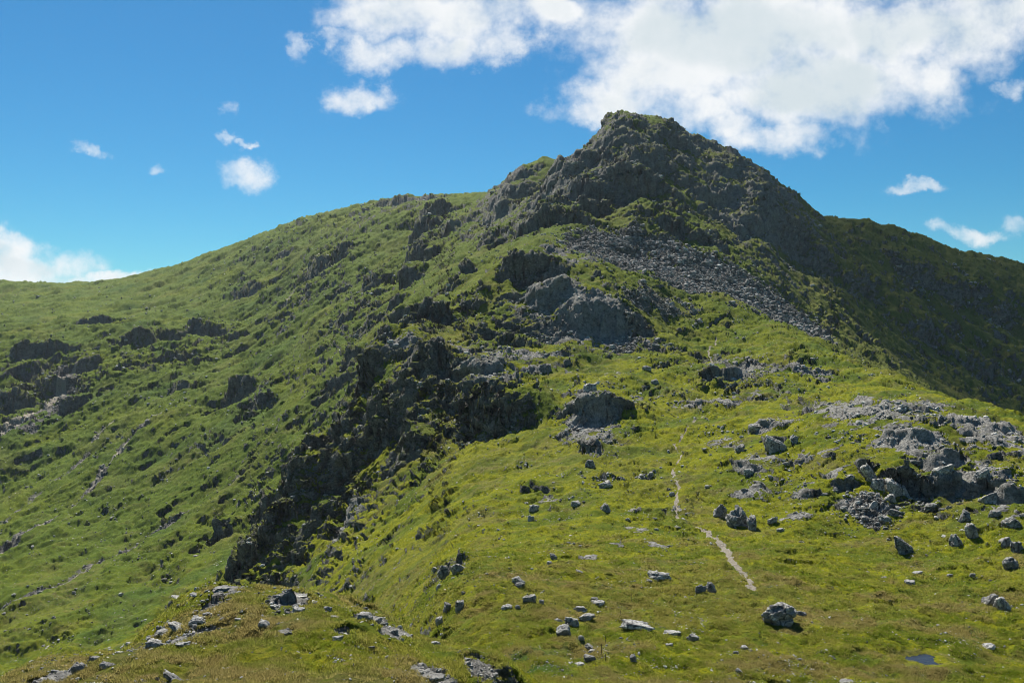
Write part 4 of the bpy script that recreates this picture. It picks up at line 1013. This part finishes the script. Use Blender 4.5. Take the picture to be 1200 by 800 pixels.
def walker(px, py, rz, jacket, stride, label):
    p, _, _ = at(px, py); p = p * 1.0
    s = stride
    J = [(0, 0, .95, .13, .10), (0, 0, 1.15, .13, .10), (0, 0, 1.36, .16, .11), (0, 0, 1.50, .055), (0, -.01, 1.60, .075), (0, -.015, 1.70, .085),
         (.10, 0, .90, .09), (.11, -s * .5, .50, .062), (.11, -s * .55, .09, .042), (.11, -s * .55 - .16, .04, .038),
         (-.10, 0, .90, .09), (-.11, s * .35, .50, .062), (-.11, s * .8, .12, .042), (-.11, s * .8 - .15, .05, .038),
         (.20, 0, 1.42, .055), (.25, s * .3, 1.15, .043), (.24, s * .1 - .08, .92, .032),
         (-.20, 0, 1.42, .055), (-.25, -s * .35, 1.15, .043), (-.24, -s * .5 - .1, .95, .032)]
    Bn = [(0, 1), (1, 2), (2, 3), (3, 4), (4, 5), (0, 6), (6, 7), (7, 8), (8, 9), (0, 10), (10, 11), (11, 12), (12, 13), (2, 14), (14, 15), (15, 16), (2, 17), (17, 18), (18, 19)]
    for wr, sg in ((16, 1), (19, -1)):            # palm, four fingers and a thumb
        x, y, z = J[wr][:3]; J.append((x, y - .02, z - .07, .022)); pm = len(J) - 1; Bn.append((wr, pm))
        for q, ln in ((-.022, .07), (-.008, .08), (.008, .075), (.022, .06)):
            J.append((x, y - .02 + q, z - .07 - ln, .008)); Bn.append((pm, len(J) - 1))
        J.append((x - sg * .01, y - .065, z - .075, .009)); Bn.append((wr, len(J) - 1))
    body = skinned('person', J, Bn, MSK)
    nz_ = [v for v in body.data.vertices if v.co.z > 1.62 and v.co.y < -.07 and abs(v.co.x) < .02]
    for v in nz_: v.co.y -= .02
    body.location = p; body.rotation_euler = (0, 0, rz); body['label'] = label; body['category'] = 'person'; body['group'] = 'walkers on the path'
    def child(nm, j, b, m):
        c = skinned(nm, j, b, m); c.parent = body; return c
    child('trousers', [(0, 0, .97, .155, .125), (.10, 0, .88, .108), (.11, -s * .5, .50, .078), (.11, -s * .55, .12, .062), (-.10, 0, .88, .108), (-.11, s * .35, .50, .078), (-.11, s * .8, .15, .062)], [(0, 1), (1, 2), (2, 3), (0, 4), (4, 5), (5, 6)], MTR)
    child('jacket', [(0, 0, 1.00, .17, .14), (0, 0, 1.2, .165, .135), (0, 0, 1.38, .185, .14), (0, 0, 1.50, .075), (.20, 0, 1.42, .075), (.25, s * .3, 1.15, .06), (.24, s * .1 - .07, .95, .045), (-.20, 0, 1.42, .075), (-.25, -s * .35, 1.15, .06), (-.24, -s * .5 - .09, .98, .045)],
          [(0, 1), (1, 2), (2, 3), (2, 4), (4, 5), (5, 6), (2, 7), (7, 8), (8, 9)], jacket)
    child('hair', [(0, .03, 1.62, .07), (0, .035, 1.72, .085), (0, -.01, 1.77, .07)], [(0, 1), (1, 2)], MH)
    child('backpack', [(0, .2, 1.08, .12, .09), (0, .2, 1.25, .14, .1), (0, .19, 1.42, .11, .08)], [(0, 1), (1, 2)], MPK)
    for sg in (.11, -.11): child('boot', [(sg, (-s * .55 if sg > 0 else s * .8) + .02, .12 if sg > 0 else .15, .06), (sg, (-s * .55 if sg > 0 else s * .8), .06, .065), (sg, (-s * .55 if sg > 0 else s * .8) - .15, .045, .052)], [(0, 1), (1, 2)], MTR)
walker(851, 394, .3, MJ1, .28, 'left-hand walker of the two, in navy jacket, on the crest far up the ridge')
walker(853.6, 394, -.2, MJ2, .22, 'right-hand walker of the two, in charcoal jacket, on the crest far up the ridge')
print('objects', time.time() - T0)

# ------------------------------------------------------------------ the cloud added unseen above the picture, placed to shade the right flank
def add_shading_cloud(cx, cy, cz, rx, ry, rz):
    V, Fc = ICO[5]
    sdir = np.array([math.sin(SUN_AZ) * math.cos(SUN_EL), math.cos(SUN_AZ) * math.cos(SUN_EL), math.sin(SUN_EL)])
    e = 1 + .35 * fbm(V[:, 0] * 2.2 + V[:, 2], V[:, 1] * 2.2, 401, 4, .6) + .12 * ridged(V[:, 0] * 5, V[:, 1] * 5 + V[:, 2] * 3, 403, 3)
    P_ = V * e[:, None] * np.array([rx, ry, rz])
    t_ = (700 - cz) / sdir[2]
    me = mesh_from('shading_cloud', P_, Fc, None, quads=False)
    q = NT_('shading_cloud_vapour'); d_ = q.n('ShaderNodeBsdfDiffuse'); d_.inputs[0].default_value = (.9, .9, .9, 1); tr = q.n('ShaderNodeBsdfTranslucent'); tr.inputs[0].default_value = (.9, .9, .9, 1)
    m_ = q.n('ShaderNodeMixShader'); m_.inputs[0].default_value = .5; q.l(d_.outputs[0], m_.inputs[1]); q.l(tr.outputs[0], m_.inputs[2])
    tp = q.n('ShaderNodeBsdfTransparent'); m2 = q.n('ShaderNodeMixShader'); m2.inputs[0].default_value = .55
    lw = q.n('ShaderNodeLayerWeight', i_Blend=.5); q.l(q.ramp(lw.outputs['Facing'], .2, .95, .55, 0.0), m2.inputs[0])
    q.l(tp.outputs[0], m2.inputs[1]); q.l(m_.outputs[0], m2.inputs[2])
    oo = q.n('ShaderNodeOutputMaterial'); q.l(m2.outputs[0], oo.inputs['Surface']); me.materials.append(q.m)
    ob = link('shading_cloud', me, kind='stuff'); ob.location = np.array([cx, cy, cz]) + sdir * t_
add_shading_cloud(445, 735, 0, 270, 270, 60)


# ------------------------------------------------------------------ air
import bmesh
zlo, zhi = float(Z.min()) - 1, float(Z.max()) + 12
bm = bmesh.new(); bmesh.ops.create_cube(bm, size=1.0)
for v in bm.verts: v.co = ((v.co.x) * 7600, (v.co.y) * 7600, zlo if v.co.z < 0 else zhi)
me = bpy.data.meshes.new('haze'); bm.to_mesh(me); bm.free()
q = NT_('air'); pv_ = q.n('ShaderNodeVolumePrincipled'); pv_.inputs['Color'].default_value = (.80, .90, 1, 1); pv_.inputs['Density'].default_value = .00003; pv_.inputs['Anisotropy'].default_value = .3
oo = q.n('ShaderNodeOutputMaterial'); q.l(pv_.outputs[0], oo.inputs['Volume']); me.materials.append(q.m)
link('haze', me, kind='stuff')

# ------------------------------------------------------------------ sky, sun, camera
w = bpy.data.worlds.new('World'); C.world = w; w.use_nodes = True
nt = w.node_tree; nt.nodes.clear()
class WT(NT_):
    def __init__(s): s.t = nt
t = WT()
sky = t.n('ShaderNodeTexSky', sky_type='NISHITA', sun_disc=False, sun_elevation=SUN_EL, sun_rotation=SUN_AZ, altitude=300, air_density=1.0, dust_density=.3, ozone_density=2.5)
STR = 0.051
geo = t.n('ShaderNodeTexCoord').outputs['Generated']
sp = t.n('ShaderNodeSeparateXYZ'); t.l(geo, sp.inputs[0])
yy = t.math('MAXIMUM', t.math('ABSOLUTE', sp.outputs[1]), .05)
gu = t.math('DIVIDE', sp.outputs[0], yy); gv = t.math('DIVIDE', sp.outputs[2], yy)
uv = t.n('ShaderNodeCombineXYZ'); t.l(gu, uv.inputs[0]); t.l(gv, uv.inputs[1])
UV = uv.outputs[0]
wn = t.n('ShaderNodeTexNoise', i_Scale=11.0, i_Detail=9.0, i_Roughness=.62); t.l(UV, wn.inputs['Vector'])
wv_ = t.n('ShaderNodeVectorMath', operation='SUBTRACT'); t.l(wn.outputs['Color'], wv_.inputs[0]); wv_.inputs[1].default_value = (.5, .5, .5)
wsx = t.n('ShaderNodeVectorMath', operation='MULTIPLY'); t.l(wv_.outputs[0], wsx.inputs[0]); wsx.inputs[1].default_value = (.15, .085, 0)
wa = t.n('ShaderNodeVectorMath', operation='ADD'); t.l(UV, wa.inputs[0]); t.l(wsx.outputs[0], wa.inputs[1])
BL = """470,12,100,34,1 560,22,120,42,1 450,58,62,26,.9 520,55,70,28,1 590,50,50,26,.9 640,15,60,30,1 417,106,56,22,.95 345,58,18,22,.55 392,46,30,16,.55
860,40,230,75,1.2 740,112,95,30,1 700,125,70,24,.9 770,90,80,50,1 800,130,90,32,.9 960,100,170,60,1.15 1060,100,80,40,.9 1060,40,180,60,1.1 900,168,70,24,.85 935,160,50,20,.8 860,150,50,24,.9 1160,20,90,50,1 1140,75,50,30,.6 1193,105,26,14,.6
290,201,46,22,.78 95,168,24,9,.6 197,195,20,8,.5 262,156,18,7,.48 264,131,13,12,.42 284,162,14,5,.42 20,316,100,28,1.05 -10,300,70,26,1 90,330,80,14,.9 150,326,75,11,.95
1132,273,46,11,.7 1075,211,48,8,.52 1196,262,26,16,.48 1105,268,26,12,.45"""
acc = None
for s_ in BL.split():
    cx, cy, rx, ry, st = map(float, s_.split(','))
    a = t.n('ShaderNodeVectorMath', operation='SUBTRACT'); t.l(wa.outputs[0], a.inputs[0]); a.inputs[1].default_value = ((cx - 600) / F, (400 - cy) / F, 0)
    b = t.n('ShaderNodeVectorMath', operation='MULTIPLY'); t.l(a.outputs[0], b.inputs[0]); b.inputs[1].default_value = (F / rx, F / ry, 0)
    d = t.n('ShaderNodeVectorMath', operation='LENGTH'); t.l(b.outputs[0], d.inputs[0])
    m_ = t.ramp(d.outputs['Value'], 1.5, .2, 0, st)
    acc = m_ if acc is None else t.math('MAXIMUM', acc, m_)
front = t.math('GREATER_THAN', sp.outputs[1], .05)
far = t.n('ShaderNodeTexNoise', i_Scale=3.0, i_Detail=6.0); t.l(geo, far.inputs['Vector'])
acc = t.math('ADD', t.math('MULTIPLY', acc, front), t.math('MULTIPLY', t.math('SUBTRACT', 1.0, front), t.ramp(far.outputs['Fac'], .58, .85)))
fb = t.noise(UV, 15, 12, .60); fb2 = t.noise(UV, 7, 6, .6)
dens = t.math('ADD', acc, t.math('MULTIPLY', t.math('SUBTRACT', fb, .5), 2.3))
dens = t.math('ADD', dens, t.math('MULTIPLY', t.math('SUBTRACT', fb2, .5), .5))
mask = t.math('MULTIPLY', t.ramp(dens, .14, 1.2), t.ramp(acc, .0, .4), clamp=True)
thick = t.math('ADD', t.ramp(acc, .75, 1.2), t.math('MULTIPLY', t.math('SUBTRACT', t.noise(UV, 6, 8, .6), .5), 2.4))
cc_ = t.mix(t.ramp(thick, .0, 1.3), (10.6, 10.8, 10.9), (7.8, 8.7, 9.1))
hs = t.n('ShaderNodeHueSaturation', i_Saturation=1.22, i_Value=1.0); t.l(sky.outputs[0], hs.inputs['Color'])
skc = t.mix(1.0, hs.outputs[0], (.38, .89, 1.02), 'MULTIPLY')
fin = t.mix(t.math('MULTIPLY', mask, .97), skc, cc_)
bg = t.n('ShaderNodeBackground', i_Strength=STR); t.l(fin, bg.inputs[0])
o = t.n('ShaderNodeOutputWorld'); t.l(bg.outputs[0], o.inputs[0])
w.cycles.sampling_method = 'MANUAL'; w.cycles.sample_map_resolution = 512

sl = bpy.data.lights.new('sun', 'SUN'); sl.energy = 5.0; sl.angle = math.radians(.53); sl.color = (1, .95, .87)
so = bpy.data.objects.new('sun', sl); COL.objects.link(so)
from mathutils import Vector
d = Vector((math.sin(SUN_AZ) * math.cos(SUN_EL), math.cos(SUN_AZ) * math.cos(SUN_EL), math.sin(SUN_EL)))
so.rotation_euler = d.to_track_quat('Z', 'Y').to_euler(); so.location = (0, 0, 300)

cam = bpy.data.cameras.new('camera'); cam.sensor_width = 36; cam.lens = F / 1200 * 36; cam.clip_start = .3; cam.clip_end = 20000
co_ = bpy.data.objects.new('camera', cam); COL.objects.link(co_); co_.rotation_euler = (math.radians(90), 0, 0); C.camera = co_
C.view_settings.view_transform = 'Standard'; C.view_settings.look = 'None'; C.view_settings.exposure = 0.80; C.view_settings.gamma = 1
C.cycles.max_bounces = 4; C.cycles.diffuse_bounces = 2; C.cycles.use_denoising = True; C.cycles.denoising_prefilter = 'ACCURATE'; C.cycles.filter_width = .95; C.cycles.sample_clamp_indirect = 4
print('done', time.time() - T0)
